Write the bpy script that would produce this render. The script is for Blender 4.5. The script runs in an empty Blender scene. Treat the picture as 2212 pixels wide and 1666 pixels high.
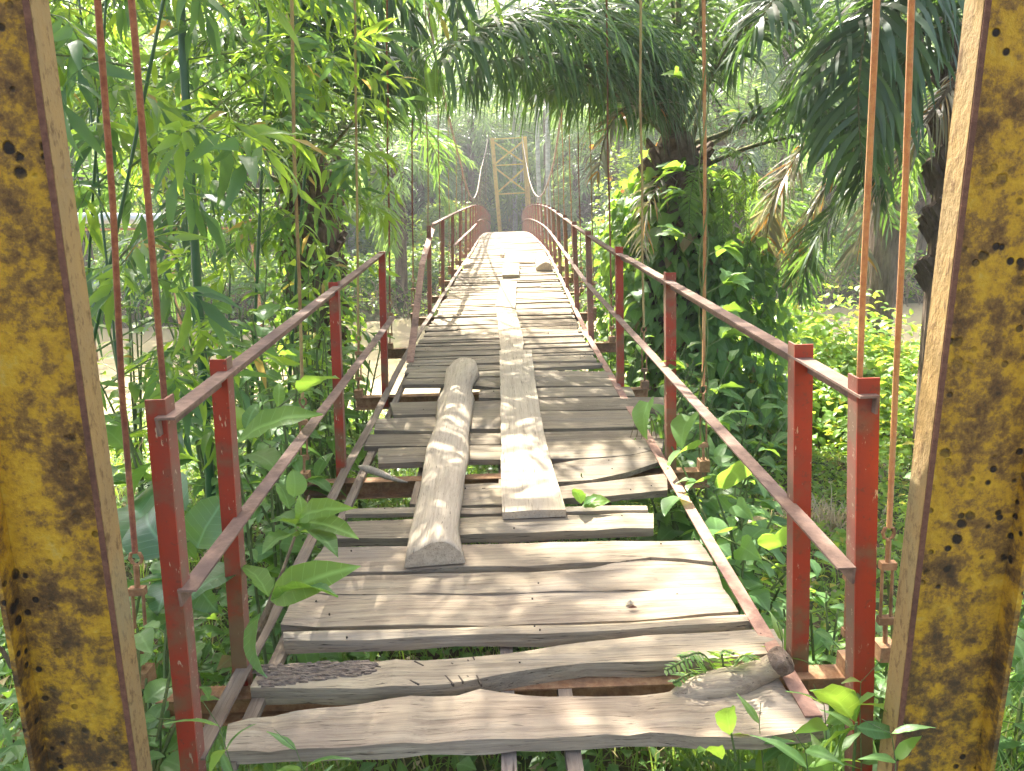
import bpy, math, random
import numpy as np
from mathutils import Matrix, Vector

random.seed(7)
rng = np.random.default_rng(11)
sc = bpy.context.scene
col = sc.collection

# ------------------------------------------------------------------ camera
F, CX, CY, FW = 1660.0, 1106.0, 833.0, 2212.0        # focal length and centre on a 2212 px wide picture
EYE = np.array([0.0, 0.0, 1.455])


def cam_axes(th, ps, ro):
    f = np.array([math.sin(ps) * math.cos(th), math.cos(ps) * math.cos(th), -math.sin(th)])
    r = np.array([math.cos(ps), -math.sin(ps), 0.0])
    d = np.cross(f, r)
    return r * math.cos(ro) + d * math.sin(ro), -r * math.sin(ro) + d * math.cos(ro), f


AXR, AXD, AXF = cam_axes(0.2595435, 0.0134538, 0.027)
cam_data = bpy.data.cameras.new("camera")
cam = bpy.data.objects.new("camera", cam_data)
col.objects.link(cam)
m = Matrix.Identity(4)
for i in range(3):
    m[i][0] = AXR[i]; m[i][1] = -AXD[i]; m[i][2] = -AXF[i]; m[i][3] = EYE[i]
cam.matrix_world = m
cam_data.sensor_width = 36.0
cam_data.lens = 36.0 * F / FW
cam_data.clip_start = 0.05
cam_data.clip_end = 2000
sc.camera = cam


def ray(u, v):
    return AXF + AXR * (u - CX) / F + AXD * (v - CY) / F


def gz(u, v, z=0.0):            # the place a measured point has on the level z
    d = ray(u, v)
    return EYE + d * ((z - EYE[2]) / d[2])


def at(u, v, Y):                # the place a measured point has at the distance Y
    d = ray(u, v)
    return EYE + d * (Y / d[1])


# ------------------------------------------------------------------ light
SUN_EL, SUN_AZ = math.radians(46), math.radians(-18)      # azimuth from +Y, negative = to the left
world = bpy.data.worlds.new("World")
sc.world = world
world.use_nodes = True
wn = world.node_tree
bg = wn.nodes["Background"]
sky = wn.nodes.new("ShaderNodeTexSky")
sky.sky_type = 'NISHITA'
sky.sun_disc = False
sky.sun_elevation = SUN_EL
sky.sun_rotation = SUN_AZ
sky.air_density = 0.8
sky.dust_density = 6.0
sky.ozone_density = 0.4
wn.links.new(sky.outputs[0], bg.inputs[0])
bg.inputs[1].default_value = 0.15
sd = bpy.data.lights.new("sun", 'SUN')
sd.energy = 5.0
sd.angle = math.radians(0.6)
sd.color = (1.0, 0.95, 0.86)
sun = bpy.data.objects.new("sun", sd)
col.objects.link(sun)
to_sun = Vector((math.sin(SUN_AZ) * math.cos(SUN_EL), math.cos(SUN_AZ) * math.cos(SUN_EL), math.sin(SUN_EL)))
sun.rotation_euler = to_sun.to_track_quat('Z', 'Y').to_euler()
sc.view_settings.view_transform = 'Standard'
sc.view_settings.look = 'None'
sc.view_settings.exposure = 2.32
sc.view_settings.gamma = 1.0
sc.view_settings.use_curve_mapping = False
sc.cycles.max_bounces = 8
sc.cycles.diffuse_bounces = 4
sc.cycles.glossy_bounces = 2
sc.cycles.transmission_bounces = 5
sc.cycles.volume_bounces = 0
sc.cycles.use_denoising = True
sc.cycles.sample_clamp_indirect = 6


# ------------------------------------------------------------------ object helpers
def tag(o, label=None, cat=None, group=None, kind=None):
    if label: o["label"] = label
    if cat: o["category"] = cat
    if group: o["group"] = group
    if kind: o["kind"] = kind
    return o


def empty(name, loc, label, cat, group=None):
    o = bpy.data.objects.new(name, None)
    o.empty_display_size = 0.1
    o.location = loc
    col.objects.link(o)
    return tag(o, label, cat, group)


def link(name, me, parent=None, mat=None, M=None):
    """link a mesh; M (or identity) is its place in the world; parents only move, they never turn or scale"""
    o = bpy.data.objects.new(name, me)
    col.objects.link(o)
    if mat is not None and len(me.materials) == 0:
        me.materials.append(mat)
    MM = M if M is not None else Matrix.Identity(4)
    if parent is not None:
        o.parent = parent
        off = Vector((0, 0, 0)); p = parent
        while p is not None:
            off += p.location; p = p.parent
        o.matrix_basis = Matrix.Translation(-off) @ MM
    else:
        o.matrix_basis = MM
    return o


class MB:
    """collects vertices and faces of one mesh"""
    def __init__(s):
        s.v = []; s.f = []

    def add(s, vs, fs):
        b = len(s.v)
        s.v += [tuple(map(float, p)) for p in vs]
        s.f += [tuple(b + i for i in f) for f in fs]

    def hexa(s, p):
        s.add(p, [(0, 3, 2, 1), (4, 5, 6, 7), (0, 1, 5, 4), (1, 2, 6, 5), (2, 3, 7, 6), (3, 0, 4, 7)])

    def box(s, x0, x1, y0, y1, z0, z1):
        s.hexa([(x0, y0, z0), (x1, y0, z0), (x1, y1, z0), (x0, y1, z0), (x0, y0, z1), (x1, y0, z1), (x1, y1, z1), (x0, y1, z1)])

    def sweep(s, path, prof, closed_prof=True, cap=True):
        """prof: (side, up) offsets; path: points; side is horizontal and square to the path"""
        n = len(prof); P = [np.array(p, float) for p in path]; rings = []
        for i, p in enumerate(P):
            t = P[min(i + 1, len(P) - 1)] - P[max(i - 1, 0)]
            t /= np.linalg.norm(t)
            ref = np.array([0, 0, 1.0]) if abs(t[2]) < 0.95 else np.array([0, 1.0, 0])
            sd_ = np.cross(t, ref); sd_ /= np.linalg.norm(sd_)
            up = np.cross(sd_, t)
            rings.append([p + sd_ * a + up * b for a, b in prof])
        vs = [q for r in rings for q in r]; fs = []
        for i in range(len(P) - 1):
            for j in range(n):
                k = (j + 1) % n
                fs.append((i * n + j, i * n + k, (i + 1) * n + k, (i + 1) * n + j))
        if cap:
            fs.append(tuple(range(n)))
            fs.append(tuple(reversed([(len(P) - 1) * n + j for j in range(n)])))
        s.add(vs, fs)

    def tube(s, path, r, n=6, cap=True):
        P = [np.array(p, float) for p in path]
        R = r if hasattr(r, '__len__') else [r] * len(P)
        vs = []; fs = []
        t0 = P[1] - P[0]; t0 /= np.linalg.norm(t0)
        ref = np.array([1.0, 0, 0]) if abs(t0[0]) < 0.8 else np.array([0, 1.0, 0])
        for i, p in enumerate(P):
            t = P[min(i + 1, len(P) - 1)] - P[max(i - 1, 0)]
            t /= np.linalg.norm(t) + 1e-9
            a = np.cross(t, ref); a /= np.linalg.norm(a) + 1e-9
            b = np.cross(t, a)
            for j in range(n):
                w = 2 * math.pi * j / n
                vs.append(p + (a * math.cos(w) + b * math.sin(w)) * R[i])
        for i in range(len(P) - 1):
            for j in range(n):
                k = (j + 1) % n
                fs.append((i * n + j, (i + 1) * n + j, (i + 1) * n + k, i * n + k))
        if cap:
            fs.append(tuple(reversed(range(n))))
            fs.append(tuple((len(P) - 1) * n + j for j in range(n)))
        s.add(vs, fs)

    def mesh(s, name, smooth=False):
        me = bpy.data.meshes.new(name)
        me.from_pydata(s.v, [], s.f)
        if smooth:
            me.polygons.foreach_set("use_smooth", [True] * len(me.polygons))
        me.update()
        return me

    def build(s, name, mat, parent=None, smooth=False):
        return link(name, s.mesh(name, smooth), parent, mat)


def np_mesh(name, V, T, uv=None, rnd=None, smooth=False):
    me = bpy.data.meshes.new(name)
    V = np.asarray(V, np.float32).reshape(-1, 3); T = np.asarray(T, np.int32)
    me.vertices.add(len(V)); me.vertices.foreach_set("co", V.ravel())
    k = T.shape[1]
    me.loops.add(T.size); me.loops.foreach_set("vertex_index", T.ravel())
    me.polygons.add(len(T))
    me.polygons.foreach_set("loop_start", np.arange(0, T.size, k, dtype=np.int32))
    me.polygons.foreach_set("loop_total", np.full(len(T), k, np.int32))
    if smooth:
        me.polygons.foreach_set("use_smooth", np.ones(len(T), bool))
    if uv is not None:
        l = me.uv_layers.new(name="UVMap")
        l.data.foreach_set("uv", np.asarray(uv, np.float32)[T.ravel()].ravel())
    if rnd is not None:
        a = me.attributes.new("rnd", 'FLOAT', 'POINT')
        a.data.foreach_set("value", np.asarray(rnd, np.float32))
    me.update(calc_edges=True)
    return me


def cr(pts, n):
    """smooth curve through points"""
    P = np.array(pts, float)
    if len(P) < 3:
        t = np.linspace(0, 1, n)[:, None]
        return P[0] * (1 - t) + P[-1] * t
    E_ = np.vstack([2 * P[0] - P[1], P, 2 * P[-1] - P[-2]])
    seg = np.linalg.norm(np.diff(P, axis=0), axis=1); cum = np.r_[0, np.cumsum(seg)]
    out = []
    for s_ in np.linspace(0, cum[-1], n):
        i = min(max(np.searchsorted(cum, s_, side='right') - 1, 0), len(P) - 2)
        t = (s_ - cum[i]) / seg[i]
        p0, p1, p2, p3 = E_[i:i + 4]
        out.append(0.5 * ((2 * p1) + (-p0 + p2) * t + (2 * p0 - 5 * p1 + 4 * p2 - p3) * t * t + (-p0 + 3 * p1 - 3 * p2 + p3) * t ** 3))
    return np.array(out)


# ------------------------------------------------------------------ materials
class NT:
    def __init__(s, name):
        s.m = bpy.data.materials.new(name); s.m.use_nodes = True
        s.t = s.m.node_tree; s.n = s.t.nodes
        s.p = s.n["Principled BSDF"]; s.out = s.n["Material Output"]

    def nd(s, typ, **kw):
        n = s.n.new(typ)
        for k, v in kw.items(): setattr(n, k, v)
        return n

    def L(s, a, b): s.t.links.new(a, b)

    def setin(s, sock, x):
        if hasattr(x, 'links'): s.L(x, sock)
        else: sock.default_value = x

    def math(s, op, a, b=0.0, c=None):
        n = s.nd("ShaderNodeMath", operation=op)
        s.setin(n.inputs[0], a); s.setin(n.inputs[1], b)
        if c is not None: s.setin(n.inputs[2], c)
        return n.outputs[0]

    def noise(s, vec, scale, detail=4, rough=0.6, off=None):
        n = s.nd("ShaderNodeTexNoise")
        n.inputs["Scale"].default_value = scale; n.inputs["Detail"].default_value = detail
        n.inputs["Roughness"].default_value = rough
        s.L(vec, n.inputs["Vector"])
        return n.outputs["Fac"]

    def vor(s, vec, scale, feat='F1'):
        n = s.nd("ShaderNodeTexVoronoi", feature=feat)
        n.inputs["Scale"].default_value = scale
        s.L(vec, n.inputs["Vector"])
        return n.outputs["Distance"]

    def ramp(s, fac, stops, interp='LINEAR'):
        r = s.nd("ShaderNodeValToRGB"); r.color_ramp.interpolation = interp
        e = r.color_ramp.elements
        while len(e) > 1: e.remove(e[-1])
        for i, (p, c) in enumerate(stops):
            c = c if hasattr(c, '__len__') else (c, c, c)
            el = e[0] if i == 0 else e.new(p)
            el.position = p; el.color = (*c[:3], 1)
        s.L(fac, r.inputs[0])
        return r.outputs[0]

    def mix(s, f, a, b, blend='MIX'):
        n = s.nd("ShaderNodeMix", data_type='RGBA', blend_type=blend)
        s.setin(n.inputs[0], f)
        for sock, x in ((n.inputs[6], a), (n.inputs[7], b)):
            if hasattr(x, 'links'): s.L(x, sock)
            else: sock.default_value = (*x[:3], 1)
        return n.outputs[2]

    def coords(s, scale=(1, 1, 1), use='Object', shift=True, rot=(0, 0, 0)):
        tc = s.nd("ShaderNodeTexCoord"); mp = s.nd("ShaderNodeMapping")
        mp.inputs["Scale"].default_value = scale
        mp.inputs["Rotation"].default_value = rot
        s.L(tc.outputs[use], mp.inputs["Vector"])
        if shift:
            oi = s.nd("ShaderNodeObjectInfo")
            k = s.math('MULTIPLY', oi.outputs["Random"], 37.0)
            cb = s.nd("ShaderNodeCombineXYZ")
            for i in range(3): s.L(k, cb.inputs[i])
            s.L(cb.outputs[0], mp.inputs["Location"])
        return mp.outputs[0]

    def orand(s):
        return s.nd("ShaderNodeObjectInfo").outputs["Random"]

    def bump(s, h, strength=0.3, dist=0.01):
        b = s.nd("ShaderNodeBump"); b.inputs["Strength"].default_value = strength
        b.inputs["Distance"].default_value = dist
        s.L(h, b.inputs["Height"]); s.L(b.outputs[0], s.p.inputs["Normal"])

    def done(s, colr, rough=0.8, spec=0.3, metal=0.0):
        s.setin(s.p.inputs["Base Color"], colr if hasattr(colr, 'links') else (*colr, 1))
        s.setin(s.p.inputs["Roughness"], rough)
        s.p.inputs["Specular IOR Level"].default_value = spec
        s.p.inputs["Metallic"].default_value = metal
        return s.m


def wood_mat(name, axis, light, dark, tint, tone=(0.75, 1.15)):
    k = NT(name)
    st = [48, 48, 48]; st[axis] = 1.6
    s2 = [150, 150, 150]; s2[axis] = 5.0
    c1 = k.coords(st); c2 = k.coords(s2); c3 = k.coords((1, 1, 1))
    g1 = k.noise(c1, 1.0, 6, 0.75); g2 = k.noise(c2, 1.0, 3, 0.7); big = k.noise(c3, 3.2, 5, 0.6)
    base = k.mix(k.ramp(big, [(0.32, 0), (0.68, 1)]), light, tint)
    base = k.mix(k.ramp(g1, [(0.30, 1), (0.60, 0)]), base, dark)
    stain = k.noise(k.coords([1.2 if i == axis else 5 for i in range(3)]), 1.0, 6, 0.7)
    base = k.mix(k.ramp(stain, [(0.50, 0), (0.72, 0.65)]), base, tuple(0.5 * (a + b) for a, b in zip(dark, (0.30, 0.29, 0.27))))
    crack = k.ramp(g2, [(0.30, 0), (0.40, 1)])
    base = k.mix(crack, tuple(x * 0.3 for x in dark), base)
    vor = k.vor(c3, 9.0)
    knot = k.ramp(vor, [(0.03, 0.25), (0.10, 1)])
    base = k.mix(0.6, base, k.mix(knot, dark, base))
    tn = k.ramp(k.orand(), [(0, tone[0]), (1, tone[1])])
    base = k.mix(1.0, base, tn, 'MULTIPLY')
    h = k.math('ADD', k.math('MULTIPLY', g1, 0.6), k.math('MULTIPLY', g2, 0.5))
    k.bump(h, 0.55, 0.01)
    return k.done(base, 0.85, 0.2)


W_PLANK = wood_mat("weathered_plank_wood", 0, (0.43, 0.36, 0.238), (0.165, 0.128, 0.088), (0.32, 0.262, 0.182), (0.62, 1.18))
W_SLAB = wood_mat("slab_wood", 0, (0.43, 0.358, 0.238), (0.175, 0.132, 0.092), (0.30, 0.235, 0.168), (0.88, 1.1))
W_BOARD = wood_mat("pale_board_wood", 1, (0.52, 0.44, 0.31), (0.34, 0.275, 0.19), (0.45, 0.375, 0.27), (0.95, 1.05))
W_LOG = wood_mat("grey_log_wood", 1, (0.53, 0.445, 0.32), (0.31, 0.25, 0.178), (0.44, 0.365, 0.265), (0.95, 1.05))
W_EDGE = wood_mat("edge_beam_wood", 1, (0.25, 0.195, 0.14), (0.11, 0.08, 0.06), (0.19, 0.14, 0.10))
W_BEAM = wood_mat("joist_wood", 1, (0.34, 0.27, 0.19), (0.15, 0.11, 0.08), (0.26, 0.20, 0.145))


def bark_mat(name, a, b, scale=(14, 14, 3)):
    k = NT(name)
    c = k.coords(scale)
    n = k.noise(c, 1.0, 6, 0.7)
    v = k.vor(k.coords((scale[0] * .8, scale[1] * .8, scale[2] * .8)), 1.0)
    bc = k.mix(k.ramp(n, [(0.35, 0), (0.65, 1)]), a, b)
    k.bump(k.math('ADD', n, v), 0.9, 0.03)
    return k.done(bc, 0.95, 0.1)


BARK_PALM = bark_mat("palm_bark", (0.07, 0.05, 0.035), (0.20, 0.15, 0.11))
BARK_STUMP = bark_mat("rough_bark", (0.10, 0.07, 0.05), (0.30, 0.23, 0.17), (30, 30, 30))
BARK_RAW = bark_mat("raw_bark", (0.20, 0.155, 0.12), (0.42, 0.34, 0.26), (40, 90, 90))
BARK_PALE = bark_mat("pale_bark", (0.30, 0.29, 0.25), (0.55, 0.54, 0.49), (3, 3, 9))
BARK_TREE = bark_mat("tree_bark", (0.13, 0.10, 0.07), (0.26, 0.21, 0.15))
STEM_GREEN = bark_mat("green_stem", (0.10, 0.16, 0.05), (0.20, 0.24, 0.10), (30, 30, 6))
STEM_BROWN = bark_mat("brown_stem", (0.15, 0.11, 0.07), (0.30, 0.24, 0.15), (30, 30, 8))
RACHIS = bark_mat("frond_stalk", (0.10, 0.13, 0.05), (0.22, 0.19, 0.10), (20, 20, 20))


def bamboo_culm_mat():
    k = NT("bamboo_culm_green")
    c = k.coords((3, 3, 1.5))
    n = k.noise(c, 2.0, 3)
    b = k.mix(n, (0.030, 0.085, 0.030), (0.055, 0.13, 0.045))
    return k.done(b, 0.35, 0.5)


CULM = bamboo_culm_mat()


def yellow_paint():
    """blotched yellow paint on a steel channel: rust eats it from within, black mould in pits"""
    k = NT("peeling_yellow_paint")
    c = k.coords((1, 1, 1), shift=False)
    n1 = k.noise(c, 5.0, 8, 0.72); n2 = k.noise(c, 17.0, 6, 0.7); n3 = k.noise(c, 60.0, 4, 0.7)
    n5 = k.noise(c, 38.0, 6, 0.75)
    m = k.math('ADD', k.math('MULTIPLY', n1, 0.52), k.math('ADD', k.math('MULTIPLY', n2, 0.28), k.math('MULTIPLY', n5, 0.20)))
    m = k.math('ADD', m, k.math('MULTIPLY', k.math('SUBTRACT', n3, 0.5), 0.16))
    base = k.ramp(m, [(0.36, (0.54, 0.36, 0.075)), (0.44, (0.58, 0.335, 0.02)), (0.485, (0.46, 0.25, 0.02)), (0.515, (0.27, 0.145, 0.028)), (0.56, (0.14, 0.07, 0.02)), (0.62, (0.055, 0.032, 0.014))])
    vd = k.vor(c, 26.0)
    pits = k.math('MULTIPLY', k.math('MAXIMUM', k.ramp(vd, [(0.16, 1), (0.24, 0)]), k.ramp(k.math('ADD', k.vor(c, 15.0), k.math('MULTIPLY', n3, 0.25)), [(0.28, 1), (0.34, 0)])), k.ramp(k.noise(c, 2.6, 3, 0.6), [(0.44, 0), (0.54, 1)]))
    base = k.mix(pits, base, (0.022, 0.014, 0.009))
    # mould climbing from the ground: strongest near the foot
    sep = k.nd("ShaderNodeSeparateXYZ"); k.L(c, sep.inputs[0])
    foot = k.ramp(sep.outputs[2], [(0.0, 1), (0.75, 0)])
    mo = k.math('MULTIPLY', foot, k.ramp(n2, [(0.42, 0), (0.60, 1)]))
    base = k.mix(k.math('MULTIPLY', mo, 0.8), base, (0.05, 0.04, 0.022))
    h = k.math('SUBTRACT', k.math('ADD', k.math('MULTIPLY', n2, 0.8), k.math('MULTIPLY', n3, 0.5)), k.math('MULTIPLY', pits, 0.8))
    k.bump(h, 0.75, 0.012)
    return k.done(base, 0.72, 0.35)


def pale_paint():
    k = NT("chalky_cream_paint")
    c = k.coords((1, 1, 0.6), shift=False)
    n1 = k.noise(c, 9.0, 7, 0.7); n2 = k.noise(c, 45.0, 5, 0.7)
    base = k.mix(k.ramp(n1, [(0.35, 0), (0.65, 1)]), (0.37, 0.235, 0.085), (0.30, 0.205, 0.09))
    base = k.mix(k.ramp(n2, [(0.52, 0), (0.66, 0.9)]), base, (0.15, 0.085, 0.035))
    base = k.mix(k.ramp(k.noise(c, 3.0, 5, 0.6), [(0.55, 0), (0.72, 0.7)]), base, (0.26, 0.24, 0.13))
    k.bump(n2, 0.6, 0.008)
    return k.done(base, 0.8, 0.25)


def red_paint():
    k = NT("chipped_red_paint")
    c = k.coords((1, 1, 1)); cs = k.coords((1, 1, 0.25))
    n1 = k.noise(c, 6.0, 5, 0.6); n2 = k.noise(cs, 60.0, 5, 0.7); n3 = k.noise(c, 40.0, 4, 0.7)
    base = k.mix(k.ramp(n1, [(0.4, 0), (0.62, 1)]), (0.33, 0.042, 0.018), (0.25, 0.042, 0.022))
    base = k.mix(k.ramp(n1, [(0.54, 0), (0.66, 0.85)]), base, (0.20, 0.10, 0.055))
    base = k.mix(k.ramp(n3, [(0.58, 0), (0.66, 0.7)]), base, (0.16, 0.05, 0.03))
    base = k.mix(k.ramp(n2, [(0.63, 0), (0.66, 1)]), base, (0.50, 0.38, 0.24))
    tc = k.nd("ShaderNodeTexCoord"); sep = k.nd("ShaderNodeSeparateXYZ"); k.L(tc.outputs["Object"], sep.inputs[0])
    g = k.math('MULTIPLY', k.ramp(sep.outputs[2], [(0.0, 1), (0.5, 0)]), k.ramp(n1, [(0.42, 0), (0.56, 1)]))
    base = k.mix(k.math('MULTIPLY', g, 0.85), base, (0.17, 0.13, 0.06))
    k.bump(n3, 0.25, 0.004)
    return k.done(base, 0.6, 0.35)


def faded_red():
    k = NT("faded_red_paint")
    c = k.coords((1, 1, 1))
    n1 = k.noise(c, 9.0, 5, 0.6); n2 = k.noise(c, 50.0, 5, 0.7)
    base = k.mix(k.ramp(n1, [(0.4, 0), (0.62, 1)]), (0.26, 0.095, 0.065), (0.20, 0.125, 0.08))
    base = k.mix(k.ramp(n2, [(0.60, 0), (0.66, 1)]), base, (0.40, 0.28, 0.19))
    k.bump(n2, 0.25, 0.004)
    return k.done(base, 0.7, 0.3)


def rust(name, a, b, c3=(0.08, 0.045, 0.03), sc_=30):
    k = NT(name)
    c = k.coords((1, 1, 1))
    n1 = k.noise(c, sc_, 6, 0.7); n2 = k.noise(c, 5.0, 5, 0.6)
    base = k.mix(k.ramp(n1, [(0.38, 0), (0.62, 1)]), a, b)
    base = k.mix(k.ramp(n2, [(0.5, 0), (0.66, 0.8)]), base, c3)
    k.bump(n1, 0.6, 0.005)
    return k.done(base, 0.8, 0.3)


YEL, PALE, RED, FADED = yellow_paint(), pale_paint(), red_paint(), faded_red()
RAILM = rust("rust_brown_rail", (0.25, 0.16, 0.115), (0.165, 0.105, 0.075), (0.10, 0.065, 0.055))
RAILP = rust("rust_pink_rail", (0.44, 0.26, 0.18), (0.31, 0.17, 0.12), (0.12, 0.07, 0.06))
BEAMM = rust("rust_beam", (0.26, 0.13, 0.06), (0.40, 0.24, 0.12), (0.13, 0.08, 0.05))
RODM = rust("rust_rod_red", (0.19, 0.065, 0.035), (0.30, 0.13, 0.06), (0.09, 0.035, 0.025), 45)
RODY = rust("rust_rod_ochre", (0.46, 0.24, 0.09), (0.36, 0.15, 0.06), (0.42, 0.27, 0.11), 60)
RODG = rust("rod_olive", (0.30, 0.25, 0.09), (0.38, 0.26, 0.10), (0.22, 0.12, 0.05), 60)
CABLEM = rust("cable_steel", (0.16, 0.12, 0.10), (0.30, 0.24, 0.19), (0.10, 0.07, 0.06), 90)
TOWERM = rust("tower_yellow_far", (0.78, 0.56, 0.13), (0.70, 0.48, 0.11), (0.48, 0.30, 0.09), 12)
DARKM = rust("dark_cut", (0.05, 0.037, 0.027), (0.075, 0.055, 0.04), (0.03, 0.024, 0.02), 60)
EDGEM = rust("rust_dark_edge", (0.12, 0.05, 0.03), (0.20, 0.09, 0.05), (0.06, 0.03, 0.02), 60)
PIPEM = rust("pale_blue_pipe", (0.55, 0.62, 0.68), (0.45, 0.50, 0.54), (0.25, 0.24, 0.20), 8)


def leaf_mat(name, c1, c2, tr, tmix=0.42, rough=0.42, spec=0.5, veins=0.0, old=None, oldfrac=0.03):
    k = NT(name)
    at_ = k.nd("ShaderNodeAttribute", attribute_name="rnd")
    r = k.math('FRACT', k.math('ADD', at_.outputs["Fac"], k.math('MULTIPLY', k.orand(), 7.13)))
    base = k.mix(r, c1, c2)
    trc = k.mix(r, tuple(x * 0.8 for x in tr), tuple(min(1, x * 1.15) for x in tr))
    if old is not None:
        f = k.ramp(r, [(1 - oldfrac - 0.01, 0), (1 - oldfrac, 1)])
        base = k.mix(f, base, old); trc = k.mix(f, trc, tuple(min(1, x * 1.4) for x in old))
    if veins > 0:
        uvn = k.nd("ShaderNodeTexCoord"); sep = k.nd("ShaderNodeSeparateXYZ")
        k.L(uvn.outputs["UV"], sep.inputs[0])
        au = k.math('ABSOLUTE', k.math('SUBTRACT', sep.outputs[0], 0.5))
        mid = k.ramp(au, [(0.0, 1), (0.035, 0)])
        ph = k.math('FRACT', k.math('MULTIPLY', k.math('SUBTRACT', sep.outputs[1], k.math('MULTIPLY', au, 0.45)), 8.0))
        side = k.ramp(k.math('ABSOLUTE', k.math('SUBTRACT', ph, 0.5)), [(0.0, 0.6), (0.06, 0)])
        vv = k.math('MULTIPLY', k.math('MAXIMUM', mid, side), veins)
        base = k.mix(vv, base, tuple(min(1, x * 2.2 + 0.05) for x in c2))
        k.bump(k.math('SUBTRACT', 1.0, vv), 0.35, 0.004)
    k.done(base, rough, spec)
    t = k.nd("ShaderNodeBsdfTranslucent"); k.L(trc, t.inputs[0])
    mx = k.nd("ShaderNodeMixShader"); mx.inputs[0].default_value = tmix
    k.L(k.p.outputs[0], mx.inputs[1]); k.L(t.outputs[0], mx.inputs[2])
    k.L(mx.outputs[0], k.out.inputs[0])
    return k.m


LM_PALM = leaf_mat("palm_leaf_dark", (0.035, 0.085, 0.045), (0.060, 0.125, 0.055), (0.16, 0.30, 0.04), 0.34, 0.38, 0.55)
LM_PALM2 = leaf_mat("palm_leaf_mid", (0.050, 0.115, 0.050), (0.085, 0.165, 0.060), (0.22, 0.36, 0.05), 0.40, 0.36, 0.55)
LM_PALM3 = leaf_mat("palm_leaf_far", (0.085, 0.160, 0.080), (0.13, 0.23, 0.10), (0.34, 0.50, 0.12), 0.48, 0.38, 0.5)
LM_YOUNG = leaf_mat("young_palm_leaf", (0.085, 0.17, 0.065), (0.14, 0.25, 0.08), (0.36, 0.54, 0.08), 0.48, 0.38, 0.5)
LM_DRY = leaf_mat("palm_leaf_dry", (0.20, 0.20, 0.13), (0.40, 0.37, 0.27), (0.42, 0.38, 0.14), 0.28, 0.33, 0.7, old=(0.50, 0.25, 0.04), oldfrac=0.14)
LM_BAMBOO2 = leaf_mat("bamboo_leaf_dull", (0.045, 0.11, 0.055), (0.09, 0.19, 0.07), (0.22, 0.40, 0.07), 0.42, 0.45, 0.4)
LM_BAMBOO = leaf_mat("bamboo_leaf", (0.060, 0.14, 0.050), (0.13, 0.25, 0.055), (0.42, 0.62, 0.05), 0.50, 0.4, 0.45, old=(0.42, 0.30, 0.08), oldfrac=0.02)
LM_BROAD = leaf_mat("broad_leaf", (0.075, 0.17, 0.058), (0.13, 0.25, 0.07), (0.32, 0.52, 0.05), 0.44, 0.48, 0.35, veins=0.5)
LM_BIG = leaf_mat("big_dark_leaf", (0.035, 0.105, 0.05), (0.055, 0.14, 0.055), (0.25, 0.46, 0.04), 0.36, 0.33, 0.55, veins=0.75)
LM_FRESH = leaf_mat("fresh_leaf", (0.10, 0.21, 0.045), (0.15, 0.28, 0.055), (0.34, 0.52, 0.05), 0.46, 0.5, 0.3, veins=0.6)
LM_VINE = leaf_mat("vine_leaf", (0.085, 0.185, 0.062), (0.14, 0.26, 0.078), (0.36, 0.58, 0.06), 0.46, 0.42, 0.45, veins=0.35, old=(0.30, 0.22, 0.09), oldfrac=0.02)
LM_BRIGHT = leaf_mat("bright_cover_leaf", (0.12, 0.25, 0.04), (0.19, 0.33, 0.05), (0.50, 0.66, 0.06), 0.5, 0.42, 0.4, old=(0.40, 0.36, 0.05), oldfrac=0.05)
LM_GRASS = leaf_mat("grass_blade", (0.11, 0.21, 0.05), (0.18, 0.30, 0.065), (0.40, 0.56, 0.07), 0.42, 0.45, 0.35, old=(0.36, 0.30, 0.14), oldfrac=0.07)
LM_TREE = leaf_mat("tree_leaf", (0.070, 0.140, 0.055), (0.12, 0.21, 0.07), (0.34, 0.48, 0.08), 0.45, 0.4, 0.5)
LM_STRAW = leaf_mat("straw", (0.40, 0.33, 0.20), (0.55, 0.46, 0.30), (0.5, 0.4, 0.2), 0.3, 0.6, 0.3)
LM_ORANGE = leaf_mat("orange_petal", (0.75, 0.22, 0.02), (0.85, 0.35, 0.03), (0.9, 0.4, 0.03), 0.4, 0.5, 0.3)

# ------------------------------------------------------------------ ground and river
GY = np.array([-60, -6, 0.6, 1.8, 3.0, 5.0, 8.0, 11.0, 13.5, 15.5, 22.0, 24.0, 25.5, 28.0, 33.0, 45.0, 120, 900])
GZ = np.array([-.3, -.3, -.38, -.55, -.95, -1.25, -1.75, -2.2, -2.65, -3.4, -3.4, -2.55, -2.2, -2.0, -1.8, -1.5, 0.3, 3.0])
WATER_Z = -2.62


def hgt(x, y):
    x = np.asarray(x, float); y = np.asarray(y, float)
    z = np.interp(y, GY, GZ)
    z = z + 0.10 * np.sin(x * 1.3 + 0.7 * y) * np.sin(y * 0.9 - 0.4 * x) * np.clip((y - 1) / 4, 0, 1) + 0.05 * np.sin(3.1 * x + 1.1) * np.sin(2.7 * y)
    return z


def ground_mat():
    k = NT("damp_soil_and_litter")
    c = k.coords((1, 1, 1), shift=False)
    n1 = k.noise(c, 1.6, 6, 0.65); n2 = k.noise(c, 18.0, 5, 0.7)
    b = k.mix(k.ramp(n1, [(0.4, 0), (0.6, 1)]), (0.085, 0.060, 0.035), (0.055, 0.085, 0.030))
    b = k.mix(k.ramp(n2, [(0.5, 0), (0.7, 1)]), b, (0.17, 0.125, 0.075))
    k.bump(n2, 0.8, 0.04)
    return k.done(b, 0.95, 0.15)


def mud_bank_mat():
    k = NT("river_bank_soil")
    return k


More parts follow.
